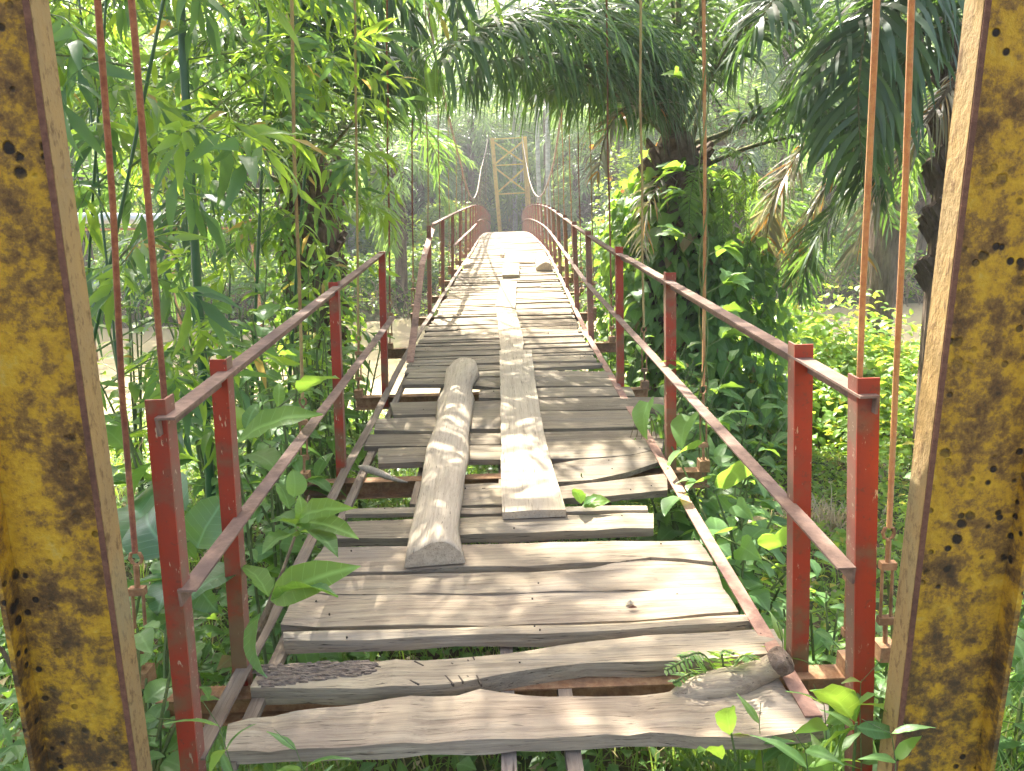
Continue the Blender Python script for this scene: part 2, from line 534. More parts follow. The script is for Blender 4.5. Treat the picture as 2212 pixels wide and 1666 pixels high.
xs = np.r_[np.linspace(-500, -30, 12), np.linspace(-26, 26, 90), np.linspace(30, 500, 12)]
ys = np.r_[np.linspace(-60, -4, 6), np.linspace(-3, 36, 110), np.linspace(38, 120, 20), np.linspace(150, 900, 8)]
X, Y_ = np.meshgrid(xs, ys)
V = np.stack([X, Y_, hgt(X, Y_)], -1).reshape(-1, 3)
nx = len(xs)
idx = np.arange(len(V)).reshape(len(ys), nx)
Q = np.stack([idx[:-1, :-1], idx[:-1, 1:], idx[1:, 1:], idx[1:, :-1]], -1).reshape(-1, 4)
g = link("ground", np_mesh("ground", V, Q, smooth=True), None, ground_mat())
tag(g, kind="structure")

k = NT("muddy_water")
c = k.coords((1, 1, 1), shift=False)
n = k.noise(c, 2.2, 4, 0.6)
k.bump(n, 0.12, 0.05)
WATER = k.done(k.mix(k.noise(c, 0.35, 3), (0.36, 0.29, 0.18), (0.42, 0.34, 0.21)), 0.16, 0.5)
mb = MB(); mb.add([(-500, 13, WATER_Z), (500, 13, WATER_Z), (500, 25.5, WATER_Z), (-500, 25.5, WATER_Z)], [(0, 1, 2, 3)])
tag(mb.build("river_water", WATER), kind="structure")


# ------------------------------------------------------------------ the footbridge
def bxc(y):                      # the bridge swings gently to the right
    return float(np.interp(y, [7, 12, 17, 24, 34, 43], [0, .12, .24, .28, .36, .50]))


def bz(y):                       # and sinks beyond its middle
    return 0.0 if y < 12 else -0.0014 * (y - 12) ** 2


Y_END = 42.6
bridge = empty("suspension_footbridge", (0, 0, 0), "rusty suspension footbridge with weathered plank deck and red angle iron railings over the muddy river", "bridge")

# near columns: steel channels, open side towards the camera
def column(x_in, x_out, y0, y1, z0, z1, lean):
    s = 1 if x_out > x_in else -1
    def X_(x, z): return x + lean * (z - 0.46)
    def slab(name, xa, xb, ya, yb, mat, parent, za=z0, zb=z1):
        mb = MB(); a, b_ = min(xa, xb), max(xa, xb)
        zs = np.linspace(za, zb, 9)
        for i in range(len(zs) - 1):
            p, q = zs[i], zs[i + 1]
            mb.hexa([(X_(a, p), ya, p), (X_(b_, p), ya, p), (X_(b_, p), yb, p), (X_(a, p), yb, p),
                     (X_(a, q), ya, q), (X_(b_, q), ya, q), (X_(b_, q), yb, q), (X_(a, q), yb, q)])
        return mb.build(name, mat, parent)
    web = slab("tower_column", x_in + s * .013, x_out - s * .013, y1 - .014, y1 - .002, YEL, bridge)
    slab("flange", x_in, x_in + s * .012, y0, y1, PALE, web)
    slab("flange", x_out - s * .012, x_out, y0, y1, YEL, web)
    # thin rusty lip on the inner edge
    slab("rust_edge", x_in + s * .001, x_in + s * .0125, y0 - .004, y0 - .0005, EDGEM, web)
    return web


column(-0.882, -1.135, 1.55, 1.614, -0.7, 8.5, 0.033)
column(0.920, 1.175, 1.55, 1.614, -0.7, 8.5, 0.0)
mb = MB(); mb.box(-1.0, 1.1, 1.56, 1.63, 8.3, 8.45)
mb.build("tower_crossbar", YEL, bridge)

BEAM_Y = [2.08, 3.83, 5.50] + [7.2 + 1.72 * i for i in range(21)]
for i, y in enumerate(BEAM_Y):
    xc, z = bxc(y), bz(y)
    L_ = 1.09 if i != 3 else 1.13
    mb = MB()
    mb.box(xc - L_, xc + L_, y - .035, y + .035, z - .062, z - .056)      # top flange
    mb.box(xc - L_, xc + L_, y - .035, y + .035, z - .150, z - .144)
    mb.box(xc - L_, xc + L_, y + .020, y + .027, z - .1439, z - .0621)    # web of a channel
    mb.build("crossbeam", BEAMM, bridge)

# edge stringers: angle irons lying along both sides
def stringer(side, name, mat, y0, y1):
    mb = MB(); n = 40
    ysx = np.linspace(y0, y1, n)
    path = [(bxc(y) + side * 0.832 + 0.006 * math.sin(y * 3 + side), y, bz(y) + 0.004 + 0.004 * math.sin(2 * y)) for y in ysx]
    s = -side
    prof = [(-.024, .006), (.024, .006), (.024, 0), (-.024, 0)]
    mb.sweep(path, prof)
    path2 = [(x + side * .021, y, z - .028) for x, y, z in path]
    mb.sweep(path2, [(-.003, .0275), (.003, .0275), (.003, -.03), (-.003, -.03)])
    return mb.build(name, mat, bridge)


stringer(-1, "edge_stringer", W_EDGE, 1.72, Y_END)
stringer(1, "edge_stringer", RAILP, 1.80, Y_END)
mb = MB()
mb.sweep([(bxc(y) - 0.765, y, bz(y) - .047) for y in np.linspace(1.75, Y_END, 30)], [(-.02, .012), (.02, .012), (.02, -.012), (-.02, -.012)])
mb.build("inner_stringer", W_BEAM, bridge)
for xj, y0, y1 in ((-0.012, 1.25, 4.1), (0.165, 1.25, 4.1), (-0.45, 3.5, Y_END - .5), (0.50, 3.5, Y_END - .5)):
    mb = MB(); pr = [(-.021, .026), (.021, .026), (.021, -.026), (-.021, -.026)]
    mb.sweep([(bxc(y) + xj + 0.01 * (y - 1.2) * (xj < .2) * (xj > -.2) * 0, y, bz(y) - .085 if y > 1.5 else bz(y) - .085 - (1.5 - y) * .3) for y in np.linspace(y0, y1, 12)], pr)
    mb.build("joist", W_BEAM, bridge)


# ---- planks of the deck
def edge(pts, n):
    P = np.array(pts, float)
    d = np.r_[0, np.cumsum(np.hypot(*np.diff(P, axis=0).T))]; d /= d[-1]
    t = np.linspace(0, 1, n)
    return np.stack([np.interp(t, d, P[:, 0]), np.interp(t, d, P[:, 1])], 1)


def slab_mesh(far, near, th, zt=0.0, wob=0.003, bow=0.0, seed=0):
    """far, near: world (x, y, z) edge lines left to right; returns a closed plank with worn, uneven faces"""
    r = np.random.default_rng(seed); n = len(far)
    far = np.array(far, float); near = np.array(near, float)
    mid = (far + near) / 2
    vs = []
    for i in range(n):
        jz = r.normal(0, wob); jy = r.normal(0, wob * .8, 4)
        f, m_, a = far[i], mid[i], near[i]
        b = bow * math.sin(math.pi * i / (n - 1))
        vs += [(f[0], f[1] + jy[0], f[2] - .003 + jz + b), (m_[0], m_[1], m_[2] + .003 + jz + b), (a[0], a[1] + jy[1], a[2] - .003 + jz + b),
               (a[0], a[1] + jy[2] + .002, a[2] - th * (1 + r.normal(0, .07)) + b), (f[0], f[1] + jy[3], f[2] - th + b)]
    fs = []
    for i in range(n - 1):
        for j in range(5):
            q = (j + 1) % 5
            fs.append((i * 5 + j, i * 5 + q, (i + 1) * 5 + q, (i + 1) * 5 + j))
    fs.append((4, 3, 2, 1, 0)); e = (n - 1) * 5; fs.append((e, e + 1, e + 2, e + 3, e + 4))
    me = bpy.data.meshes.new("plank"); me.from_pydata(vs, [], fs); me.update()
    return me


# measured planks: far edge, near edge (picture points on the deck level), thickness, material
PL = [
 ([(492, 1562), (600, 1540), (760, 1520), (900, 1503), (985, 1500), (1040, 1489), (1075, 1492), (1110, 1502), (1300, 1503), (1450, 1494), (1540, 1472), (1610, 1440), (1690, 1455), (1700, 1495), (1790, 1520)],
  [(485, 1622), (700, 1614), (900, 1604), (1100, 1596), (1300, 1585), (1420, 1582), (1550, 1590), (1660, 1588), (1790, 1566)], .045, W_SLAB, 28),
 ([(556, 1458), (620, 1438), (760, 1426), (900, 1424), (1050, 1417), (1150, 1403), (1250, 1386), (1400, 1372), (1550, 1364), (1693, 1357)],
  [(540, 1484), (700, 1484), (860, 1482), (960, 1476), (1050, 1464), (1130, 1446), (1250, 1430), (1400, 1428), (1520, 1424), (1693, 1408)], .062, W_PLANK, 20),
 ([(612, 1363), (900, 1356), (1200, 1349), (1450, 1338), (1626, 1322)],
  [(612, 1382), (780, 1382), (975, 1371), (1200, 1366), (1345, 1357), (1500, 1350), (1626, 1338)], .050, W_PLANK, 12),
 ([(642, 1280), (900, 1281), (1040, 1279), (1300, 1275), (1562, 1269)],
  [(606, 1350), (800, 1350), (1000, 1348), (1230, 1344), (1450, 1332), (1596, 1320)], .040, W_SLAB, 14),
 ([(668, 1243), (738, 1243), (960, 1237), (1170, 1234), (1250, 1231), (1300, 1222), (1350, 1211), (1400, 1208), (1470, 1212), (1545, 1219)],
  [(645, 1276), (760, 1282), (1000, 1280), (1300, 1275), (1450, 1271), (1562, 1269)], .035, W_SLAB, 14),
 ([(700, 1180), (880, 1178), (1000, 1174), (1200, 1169), (1400, 1168), (1508, 1167)],
  [(660, 1235), (860, 1232), (1000, 1221), (1180, 1219), (1250, 1214), (1350, 1212), (1420, 1200), (1540, 1213)], .042, W_SLAB, 14),
 ([(735, 1128), (880, 1120), (1000, 1116), (1200, 1112), (1412, 1106)],
  [(712, 1162), (900, 1160), (1000, 1153), (1150, 1149), (1300, 1142), (1412, 1138)], .045, W_PLANK, 12),
 ([(752, 1098), (890, 1094), (1090, 1094), (1250, 1092), (1396, 1090)],
  [(745, 1109), (890, 1107), (1090, 1107), (1250, 1102), (1400, 1100)], .025, W_PLANK, 8),
 ([(985, 1044), (1100, 1043)], [(985, 1090), (1100, 1088)], .03, W_PLANK, 4),
 ([(1205, 1050), (1300, 1040), (1440, 1021)], [(1212, 1075), (1320, 1070), (1442, 1057)], .035, W_PLANK, 8),
 ([(1150, 1010), (1260, 990), (1371, 973), (1428, 969)], [(1160, 1043), (1280, 1035), (1360, 1018), (1428, 996)], .03, W_PLANK, 8),
 ([(817, 968), (914, 965), (1040, 961), (1230, 952), (1435, 948)], [(817, 1001), (920, 997), (1045, 991), (1230, 990), (1350, 985), (1430, 968)], .035, W_PLANK, 10),
 ([(795, 938), (900, 936), (1100, 934), (1250, 931), (1405, 928)], [(786, 963), (900, 961), (1100, 958), (1250, 954), (1430, 947)], .035, W_PLANK, 10),
 ([(814, 904), (920, 902), (1005, 889), (1200, 887), (1380, 886)], [(808, 930), (920, 931), (1010, 926), (1200, 925), (1380, 921)], .035, W_PLANK, 10),
 ([(842, 869), (970, 866), (1100, 863), (1200, 859), (1434, 857)], [(850, 896), (970, 893), (1100, 888), (1200, 886), (1434, 882)], .035, W_PLANK, 10),
 ([(1036, 841), (1150, 838), (1361, 835)], [(1034, 858), (1150, 858), (1372, 854)], .03, W_PLANK, 8),
 ([(878, 818), (1000, 815), (1150, 812), (1330, 816)], [(868, 830), (1000, 829), (1020, 836), (1160, 834), (1342, 833)], .035, W_PLANK, 8),
 ([(885, 805), (1000, 802), (1150, 799), (1318, 802)], [(878, 816), (1000, 813), (1150, 811), (1330, 814)], .03, W_PLANK, 8),
]
NAILS = []
for i, (fa, ne, th, mat, n) in enumerate(PL):
    lift = 0.004 * (i % 3)
    if i == 8: lift = -0.006
    f3 = [gz(u, v, lift) for u, v in edge(fa, n)]
    n3 = [gz(u, v, lift) for u, v in edge(ne, n)]
    NAILS += [((f3[q_][0] + n3[q_][0]) / 2 + s_ * .01, f3[q_][1] * w_ + n3[q_][1] * (1 - w_), lift + .001) for q_ in (1, n // 2, n - 2) for w_, s_ in ((.3, 1), (.72, -1)) if i > 0]
    me = slab_mesh(f3, n3, th, seed=i, wob=.0022)
    link("plank", me, bridge, mat)

# bark patch and saw cuts on the second plank
rr = np.random.default_rng(5)
mb = MB()
for t in np.linspace(0, 1, 60):
    u = 562 + 240 * t; v0 = 1438 - 10 * t; v1 = 1482 - 2 * t
    for q in range(5):
        p = gz(u + rr.uniform(-6, 6), v0 + (v1 - v0) * rr.uniform(0, 1) * (1 - .5 * t), 0.004)
        a, b_, h_ = rr.uniform(.010, .030), rr.uniform(.003, .008), rr.uniform(.001, .0065)
        mb.hexa([(p[0] - a, p[1] - b_, p[2] - .006), (p[0] + a, p[1] - b_, p[2] - .006), (p[0] + a, p[1] + b_, p[2] - .006), (p[0] - a, p[1] + b_, p[2] - .006),
                 (p[0] - a * .7, p[1] - b_ * .6, p[2] + h_), (p[0] + a * .7, p[1] - b_ * .7, p[2] + h_ * .7), (p[0] + a * .6, p[1] + b_ * .6, p[2] + h_), (p[0] - a * .6, p[1] + b_ * .6, p[2] + h_ * .8)])
tag(mb.build("bark_patch", BARK_RAW, bridge), kind="stuff")
mb = MB()
for a, b_ in (((800, 1432), (905, 1478)), ((868, 1445), (885, 1468)), ((1010, 1425), (1040, 1478)), ((975, 1432), (1012, 1462)), ((978, 1443), (1000, 1472)),
              ((955, 1452), (980, 1478)), ((895, 1428), (915, 1438)), ((1022, 1418), (1030, 1440)), ((840, 1436), (850, 1446))):
    p, q = gz(*a, .0040), gz(*b_, .0036)
    mb.sweep([p, q], [(-.0022, .0004), (.0022, .0004), (.0022, -.009), (-.0022, -.009)])
tag(mb.build("saw_cuts", DARKM, bridge), kind="stuff")
# stub of a branch on the nearest slab
p0, p1, p2, p3 = gz(1440, 1510, -.02), gz(1560, 1486, -.005), gz(1645, 1452, .016), gz(1695, 1424, .075)
mb = MB(); mb.tube(cr([p0, p1, p2, p3], 12), [.01, .03, .042, .050, .054, .054, .050, .045, .040, .036, .036, .038], 12)
stub = mb.build("branch_stub", W_SLAB, bridge, smooth=True)
e_ = np.array(mb.v[-1]); mb = MB(); mb.tube([p3 - (p3 - p2) * .35, p3 - (p3 - p2) * .05, p3 + (p3 - p2) * .03, p3 + (p3 - p2) * .08, p3 + (p3 - p2) * .09], [.041, .043, .040, .027, .004], 11)
mb.build("stub_bark", BARK_STUMP, stub, smooth=True)

# the closed part of the deck, plank by plank
y = float(gz(1100, 799, 0)[1]); k_ = 100
while y < Y_END:
    w = rr.choice([.085, .105, .125, .15, .18], p=[.2, .3, .25, .15, .1])
    x0, x1 = -.775 + rr.normal(0, .012), .79 + rr.normal(0, .015)
    if y < 7: x0 = -.79 + .02 * rr.random()
    spans = [(x0, x1)]
    if rr.random() < .22:                       # two pieces meet on a joist
        c_ = rr.choice([-.45, .5]) + rr.normal(0, .02); spans = [(x0, c_ - .004), (c_ + .004, x1)]
    for (a, b_) in spans:
        xc = bxc(y); n = 9
        tilt = rr.normal(0, .006); ang = rr.normal(0, .012); zl = rr.uniform(-.004, .016)
        sl = (bz(y + .1) - bz(y - .1)) / .2
        f3, n3 = [], []
        ph = rr.uniform(0, 6)
        for t in np.linspace(0, 1, n):
            x = a + (b_ - a) * t
            e1, e2 = .005 * math.sin(5 * x + ph) + rr.normal(0, .0035), .005 * math.sin(7 * x + 2 * ph) + rr.normal(0, .0035)
            yn = y + ang * x + e1 + .004; yf = y + w + ang * x + e2 - .005
            f3.append((xc + x, yf, bz(y) + sl * w + zl + tilt * x)); n3.append((xc + x, yn, bz(y) + zl + tilt * x + rr.uniform(0, .003)))
        link("plank", slab_mesh(f3, n3, rr.uniform(.022, .038), seed=k_, wob=.0018), bridge, W_PLANK)
        k_ += 1
        if y < 12: NAILS += [(xc + q_, y + w * w_, bz(y) + zl + tilt * q_ + .001) for q_ in (-.70, -.02, .70) for w_ in (.35, .7)]
    y += w

mb = MB()
for (x_, y_, z_) in NAILS:
    if rr.random() < .62: continue
    x_ += rr.normal(0, .035); y_ += rr.normal(0, .012)
    mb.add([(x_ + .0032 * math.cos(a), y_ + .0032 * math.sin(a), z_ + dz_) for dz_ in (-.004, .0035) for a in (0, 1.26, 2.51, 3.77, 5.03)],
           [(5, 6, 7, 8, 9)] + [(i, (i + 1) % 5, 5 + (i + 1) % 5, 5 + i) for i in range(5)])
tag(mb.build("nail_heads", DARKM, bridge), kind="stuff")

# rails and posts
LEAN = 0.062


def post(side, y, top=0.995, w=0.046, foot=-0.14, mat=RED, xo=.87, lean=.055):
    xc, z = bxc(y), bz(y)
    f = lambda zz, xx: xc + side * (xx - LEAN * zz)
    xi = xo - w; LEAN = lean
    root = (xc + side * .87, y, z)
    mb = MB(); zs = [foot, 0, top]
    for ya, yb, xa, xb in ((0, .006, xi, xo), (.0065, .052, xi, xi + .006)):
        for a, b_ in zip(zs[:-1], zs[1:]):
            A = sorted([side * xa, side * xb])
            def P(sx, yy, zz): return (xc + sx - side * LEAN * zz, y + yy, z + zz)
            mb.hexa([P(A[0], ya, a), P(A[1], ya, a), P(A[1], yb, a), P(A[0], yb, a), P(A[0], ya, b_), P(A[1], ya, b_), P(A[1], yb, b_), P(A[0], yb, b_)])
    me_ = mb
    # the mesh is laid out about its own foot so the paint's foot staining works per post
    ox, oy, oz = xc, y, z
    me_.v = [(a - ox, b_ - oy, c_ - oz) for a, b_, c_ in me_.v]
    me_ = me_.mesh("post")
    me_.materials.append(mat); me_.materials.append(FADED)
    me_.polygons.foreach_set("material_index", [0] * 12 + [1] * 12)
    return me_, (ox, oy, oz)


def rail_piece(pts, name, mat, parent, side, w=.046, drop=.038):
    path = cr(pts, max(4, int(len(pts) * 3)))
    mb = MB()
    mb.sweep(path, [(-w / 2, .003), (w / 2, .003), (w / 2, -.003), (-w / 2, -.003)])
    o = -side if False else side
    mb.sweep([np.array(p) + np.array([side * (w / 2 - .004), 0, -drop / 2 - .0035]) for p in path], [(-.003, drop / 2), (.003, drop / 2), (.003, -drop / 2), (-.003, -drop / 2)])
    return mb.build(name, mat, parent)


def rpt(side, y, z, inset=0.0):
    if z > .7:
        x = np.interp(y, [1.7, 5.6, 9], [.767, .828, .82]) if side < 0 else np.interp(y, [1.7, 5.6, 9], [.843, .842, .83])
        z = z + (.035 * min(1, max(0, y - 1.7) / 4) if side < 0 else 0)
    else:
        x = np.interp(y, [1.7, 5.6, 9], [.780, .785, .80]) if side < 0 else np.interp(y, [1.7, 5.6, 9], [.832, .825, .815])
    return (bxc(y) + side * float(x), y, bz(y) + z)


HR, HM = 0.955, 0.515
for side in (-1, 1):
    if side < 0:
        ra = rail_piece([rpt(-1, y, HR) for y in (1.68, 2.2, 3.8, 5.62)], "top_rail", RAILM, bridge, side)
        rail_piece([rpt(-1, y, HM) for y in (1.69, 2.2, 3.8, 5.62)], "middle_rail", RAILM, ra, side)
        rb = rail_piece([rpt(-1, y, HR) for y in np.linspace(9.4, Y_END - .3, 16)], "top_rail", RAILM, bridge, side)
        rail_piece([rpt(-1, y, HM) for y in np.linspace(12.2, 20.4, 8)], "middle_rail", RAILM, rb, side)
        rail_piece([rpt(-1, y, HM + .04) for y in np.linspace(21.6, Y_END - .8, 8)], "middle_rail", RAILM, rb, side)
        mb = MB(); p = [(-.775, 9.42, .94), (-.775, 8.6, .80), (-.775, 7.85, .66)]
        pr = [(-.03, .004), (.03, .004), (.03, -.004), (-.03, -.004)]
        mb.sweep(p, pr); mb.build("bent_rail", RAILP, rb)
        mb = MB(); mb.sweep([(-.772, 7.86, .665), (-.765, 7.0, .32), (-.755, 6.22, .03)], pr)
        mb.build("bent_rail", RAILP, rb)
        posts = [(1.70, ra), (2.08 + .03, ra), (3.83, ra), (5.50, ra)] + [(y, rb) for y in BEAM_Y[4:]]
    else:
        ra = rail_piece([rpt(1, y, HR) for y in (1.68, 2.2, 3.8, 5.2)], "top_rail", RAILM, bridge, side)
        rb = rail_piece([(lambda q: (q[0], q[1], q[2] - (.008 if y < 5.6 else 0)))(rpt(1, y, HR)) for y in np.r_[5.21, np.linspace(6.5, Y_END - .3, 20)]], "top_rail", RAILM, bridge, side)
        rail_piece([rpt(1, y, HM) for y in np.r_[1.69, 2.2, np.linspace(3.8, Y_END - 1, 22)]], "middle_rail", RAILM, ra, side)
        posts = [(1.70, ra), (2.08, ra), (3.83, ra), (5.42, rb)] + [(y, rb) for y in BEAM_Y[3:]]
    base_me = None
    for i, (y, par) in enumerate(posts):
        if i < 5:
            xo_, ln_ = (.87, .055) if side < 0 else ((.95, .078), (.93, .060), (.915, .03), (.895, .02), (.89, .03))[i]
            if side < 0 and i > 1: xo_, ln_ = .89, .045
            base_me, o_ = post(side, y, mat=RED if i < 4 else FADED, w=.046 if side < 0 else .052, xo=xo_, lean=ln_)
        o = link("post", base_me, par, RED, Matrix.Translation((bxc(y), y, bz(y))))

# hangers: rod, hook, turnbuckle, clamp on the beam end
def cable_z(y): return 0.97 + 0.0137 * (y - 25) ** 2 if y < 25 else 0.97 + 0.0086 * (y - 25) ** 2


def cable_x(side, y):
    if side < 0: return bxc(y) + float(np.interp(y, [1.6, 2.08, 3.83, 7.2, 12, 36, 43.4], [-.46, -.48, -.57, -.75, -.95, -1.05, -.82]))
    return bxc(y) + float(np.interp(y, [1.6, 2.08, 3.83, 7.2, 12, 36, 43.4], [.60, .62, .80, .93, 1.0, 1.05, .98]))


def hanger(side, i, y, mat, xb=1.06, top=None):
    xc, z = bxc(y), bz(y) - .056
    xb = xc + side * xb
    zt = cable_z(y); xt = cable_x(side, y)
    hook = 0.46 if zt - z > 1.4 else .22
    b = np.array([xb, y, z]); t = np.array([xt, y, zt])
    if top is not None: t = np.array(top)
    d = (t - b) / np.linalg.norm(t - b)
    r = .0082 if (i < 4 or i == 30) else .0075
    n = 12
    pts = [b + d * (hook + (np.linalg.norm(t - b) - hook) * q) for q in np.linspace(0, 1, n)]
    wv = np.random.default_rng(i * 7 + side + 3)
    pts = [p + np.array([wv.normal(0, .004), 0, 0]) * (0 < j < n - 1) for j, p in enumerate(pts)]
    mb = MB(); mb.tube(pts, r * 1.05, 7)
    rod = mb.build("hanger_rod", mat, bridge, smooth=True)
    mb = MB()
    ring = [b + d * hook + np.array([.018 * math.cos(a), 0, .022 * math.sin(a) - .018]) for a in np.linspace(0, 2 * math.pi, 9)]
    mb.tube(ring, .006, 5, cap=False)
    mb.tube([b + d * (hook - .04), b + d * (hook * .72)], r, 6)
    mb.build("hook", BEAMM, rod)
    mb = MB()
    a, c_ = b + d * (hook * .72), b + d * (hook * .30)
    for q in (-.016, .016):
        mb.tube([a + (q, 0, 0), c_ + (q, 0, 0)], .0055, 5)
    for p in (a, c_): mb.box(p[0] - .024, p[0] + .024, p[1] - .012, p[1] + .012, p[2] - .012, p[2] + .012)
    mb.tube([c_, b + (0, 0, .05)], r * .9, 6)
    mb.build("turnbuckle", BEAMM, rod)
    mb = MB(); mb.box(b[0] - .028, b[0] + .028, y - .03, y + .03, b[2] + .002, b[2] + .055)
    mb.build("clamp", BEAMM, rod)


for i, y in enumerate(BEAM_Y):
    for side in (-1, 1):
        mat = {-1: [RODM, RODG, RODG, RODM, RODM, RODG], 1: [RODY, RODY, RODG, RODM, RODG, RODM]}[side][i % 6]
        if i == 0:
            hanger(side, i, y, RODY if side > 0 else RODM, xb=1.0 if side < 0 else 1.06)
            hanger(side, 30, y + .06, RODY if side > 0 else RODM, xb=1.165 if side < 0 else 1.20, top=(-.60, y, 6.0) if side < 0 else (.80, y, 6.0))
        else:
            hanger(side, i, y, mat, xb=1.06)

for side in (-1, 1):
    mb = MB()
    pts = [(cable_x(side, y) , y, cable_z(y)) for y in np.linspace(1.62, 43.4, 90)]
    mb.tube(pts, .021, 6)
    mb.build("main_cable", CABLEM, bridge, smooth=True)
    mb = MB()
    e = pts[-1]; mb.tube([e, (e[0] + side * .3, 54, -1.4)], .021, 5)
    mb.build("main_cable", CABLEM, bridge)

# the tower on the far bank
TY = 43.4
lb, lt, rb_, rt = at(1080, 500, TY), at(1063, 298, TY), at(1144, 495, TY), at(1132, 295, TY)
def lx(z): return lb[0] + (lt[0] - lb[0]) * (z - lb[2]) / (lt[2] - lb[2])
def rx(z): return rb_[0] + (rt[0] - rb_[0]) * (z - rb_[2]) / (rt[2] - rb_[2])
def tcol(fx, zb, zt, w):
    mb = MB(); xb, xt = fx(zb), fx(zt)
    mb.hexa([(xb - w, TY, zb), (xb + w, TY, zb), (xb + w, TY + .03, zb), (xb - w, TY + .03, zb), (xt - w, TY, zt), (xt + w, TY, zt), (xt + w, TY + .03, zt), (xt - w, TY + .03, zt)])
    for q in (-w, w - .03):
        mb.hexa([(xb + q, TY - .10, zb), (xb + q + .03, TY - .10, zb), (xb + q + .03, TY - .001, zb), (xb + q, TY - .001, zb),
                 (xt + q, TY - .10, zt), (xt + q + .03, TY - .10, zt), (xt + q + .03, TY - .001, zt), (xt + q, TY - .001, zt)])
    return mb.build("tower_column", TOWERM, bridge)
cl = tcol(lx, -2.1, lt[2], .11); cr_ = tcol(rx, -2.1, rt[2], .14)
def bar(z0, z1, y, parent, flip=False, r=.045):
    a = (lx(z0) if not flip else rx(z0), y, z0); b_ = (rx(z1) if not flip else lx(z1), y, z1)
    mb = MB(); mb.sweep([a, b_], [(-.004, r), (.004, r), (.004, -r), (-.004, -r)])
    mb.build("brace", TOWERM, parent)
zA, zB, zC = float(at(1100, 300, TY)[2]), float(at(1100, 357, TY)[2]), float(at(1100, 419, TY)[2])
for z in (zA, zB, zC): bar(z, z + .04, TY - .12, cr_, r=.035)
bar(zA - .1, zB + .05, TY - .16, cr_); bar(zA - .1, zB + .05, TY - .20, cr_, True)
bar(zB - .1, zC + .05, TY - .16, cr_); bar(zB - .1, zC + .05, TY - .20, cr_, True)

# ------------------------------------------------------------------ loose things on the deck
def loose_board(far, near, th, zt, mat, label, cat, name, n=8, seed=0, cut=None):
    f = [gz(u, v, zt) for u, v in far]; a = [gz(u, v, zt) for u, v in near]
    # far = left side far->near, near = right side far->near : build across
    L_ = edge([(p[0], p[1]) for p in f], n); R_ = edge([(p[0], p[1]) for p in a], n)
    r = np.random.default_rng(seed); vs = []; fs = []
    for i in range(n):
        j = r.normal(0, .0015); xl = L_[i][0] + r.normal(0, .003); xr = R_[i][0] + r.normal(0, .003)
        z0 = zt + bz((L_[i][1])) + j
        vs += [(xl, L_[i][1], z0 - .002), ((xl + xr) / 2, (L_[i][1] + R_[i][1]) / 2, z0 + .002), (xr, R_[i][1], z0 - .002), (xr, R_[i][1], z0 - th), (xl, L_[i][1], z0 - th)]
    for i in range(n - 1):
        for j in range(5):
            q = (j + 1) % 5; fs.append((i * 5 + j, (i + 1) * 5 + j, (i + 1) * 5 + q, i * 5 + q))
    fs.append((0, 1, 2, 3, 4)); e = (n - 1) * 5; fs.append((e + 4, e + 3, e + 2, e + 1, e))
    me = bpy.data.meshes.new(name); me.from_pydata(vs, [], fs); me.update()
    return tag(link(name, me, None, mat), label, cat)


loose_board([(1078, 757), (1081, 850), (1083, 950), (1085, 1106)], [(1148, 755), (1160, 850), (1180, 960), (1223, 1100)], .036, .040, W_BOARD,
            "long pale board lying along the deck beside the split log", "board", "loose_board", 16, 1)
loose_board([(1070, 663), (1076, 700), (1082, 757)], [(1113, 667), (1132, 734), (1128, 757)], .026, .034, W_BOARD,
            "short cracked board between the long pale board and a narrower one", "board", "loose_board", 8, 2)
loose_board([(1082, 607), (1078, 630), (1070, 661)], [(1116, 609), (1114, 640), (1113, 665)], .026, .032, W_BOARD,
            "narrow board on the deck just before the sunlit white patch board", "board", "loose_board", 8, 3)
loose_board([(1087, 569), (1086, 594)], [(1122, 569), (1121, 593)], .05, .06, W_BOARD,
            "short thick sunlit board in the middle of the far deck", "board", "loose_board", 6, 4)
loose_board([(1092, 548), (1090, 566)], [(1154, 548), (1156, 565)], .03, .04, W_BOARD,
            "wide sunlit board lying behind the short thick one", "board", "loose_board", 6, 5)
loose_board([(1081, 534), (1080, 547)], [(1087, 534), (1088, 548)], .06, .07, W_BOARD,
            "small upright block of wood left of the wide sunlit board", "wood block", "wood_block", 4, 6)


def half_log(axis_pts, rad, label, name, flat=.55, seed=3, n=40, m_=14):
    """a log split lengthwise, round side up; axis_pts on the deck, rad along it"""
    P = cr(axis_pts, n); r = np.random.default_rng(seed)
    t = np.linspace(0, 1, n); R0 = np.interp(t, np.linspace(0, 1, len(rad)), rad)
    vs = []; fs = []
    for i in range(n):
        T = P[min(i + 1, n - 1)] - P[max(i - 1, 0)]; T /= np.linalg.norm(T)
        S = np.cross(T, (0, 0, 1)); S /= np.linalg.norm(S)
        for j in range(m_):
            a = math.pi * j / (m_ - 1)
            k1 = 1 + .07 * math.sin(3 * a + 9 * t[i]) + .05 * math.sin(21 * t[i] + 2 * a) + .03 * math.sin(37 * t[i] + 5 * a) + r.normal(0, .012)
            vs.append(P[i] + S * math.cos(a) * R0[i] * k1 + np.array([0, 0, 1]) * (abs(math.sin(a)) ** .8 * R0[i] * flat * 2 * k1 + .001))
    for i in range(n - 1):
        for j in range(m_):
            q = (j + 1) % m_
            fs.append((i * m_ + j, i * m_ + q, (i + 1) * m_ + q, (i + 1) * m_ + j))
    fs.append(tuple(reversed(range(m_)))); fs.append(tuple((n - 1) * m_ + j for j in range(m_)))
    me = bpy.data.meshes.new(name); me.from_pydata([tuple(v) for v in vs], [], fs)
    me.polygons.foreach_set("use_smooth", [len(p.vertices) == 4 for p in me.polygons]); me.update()
    return me


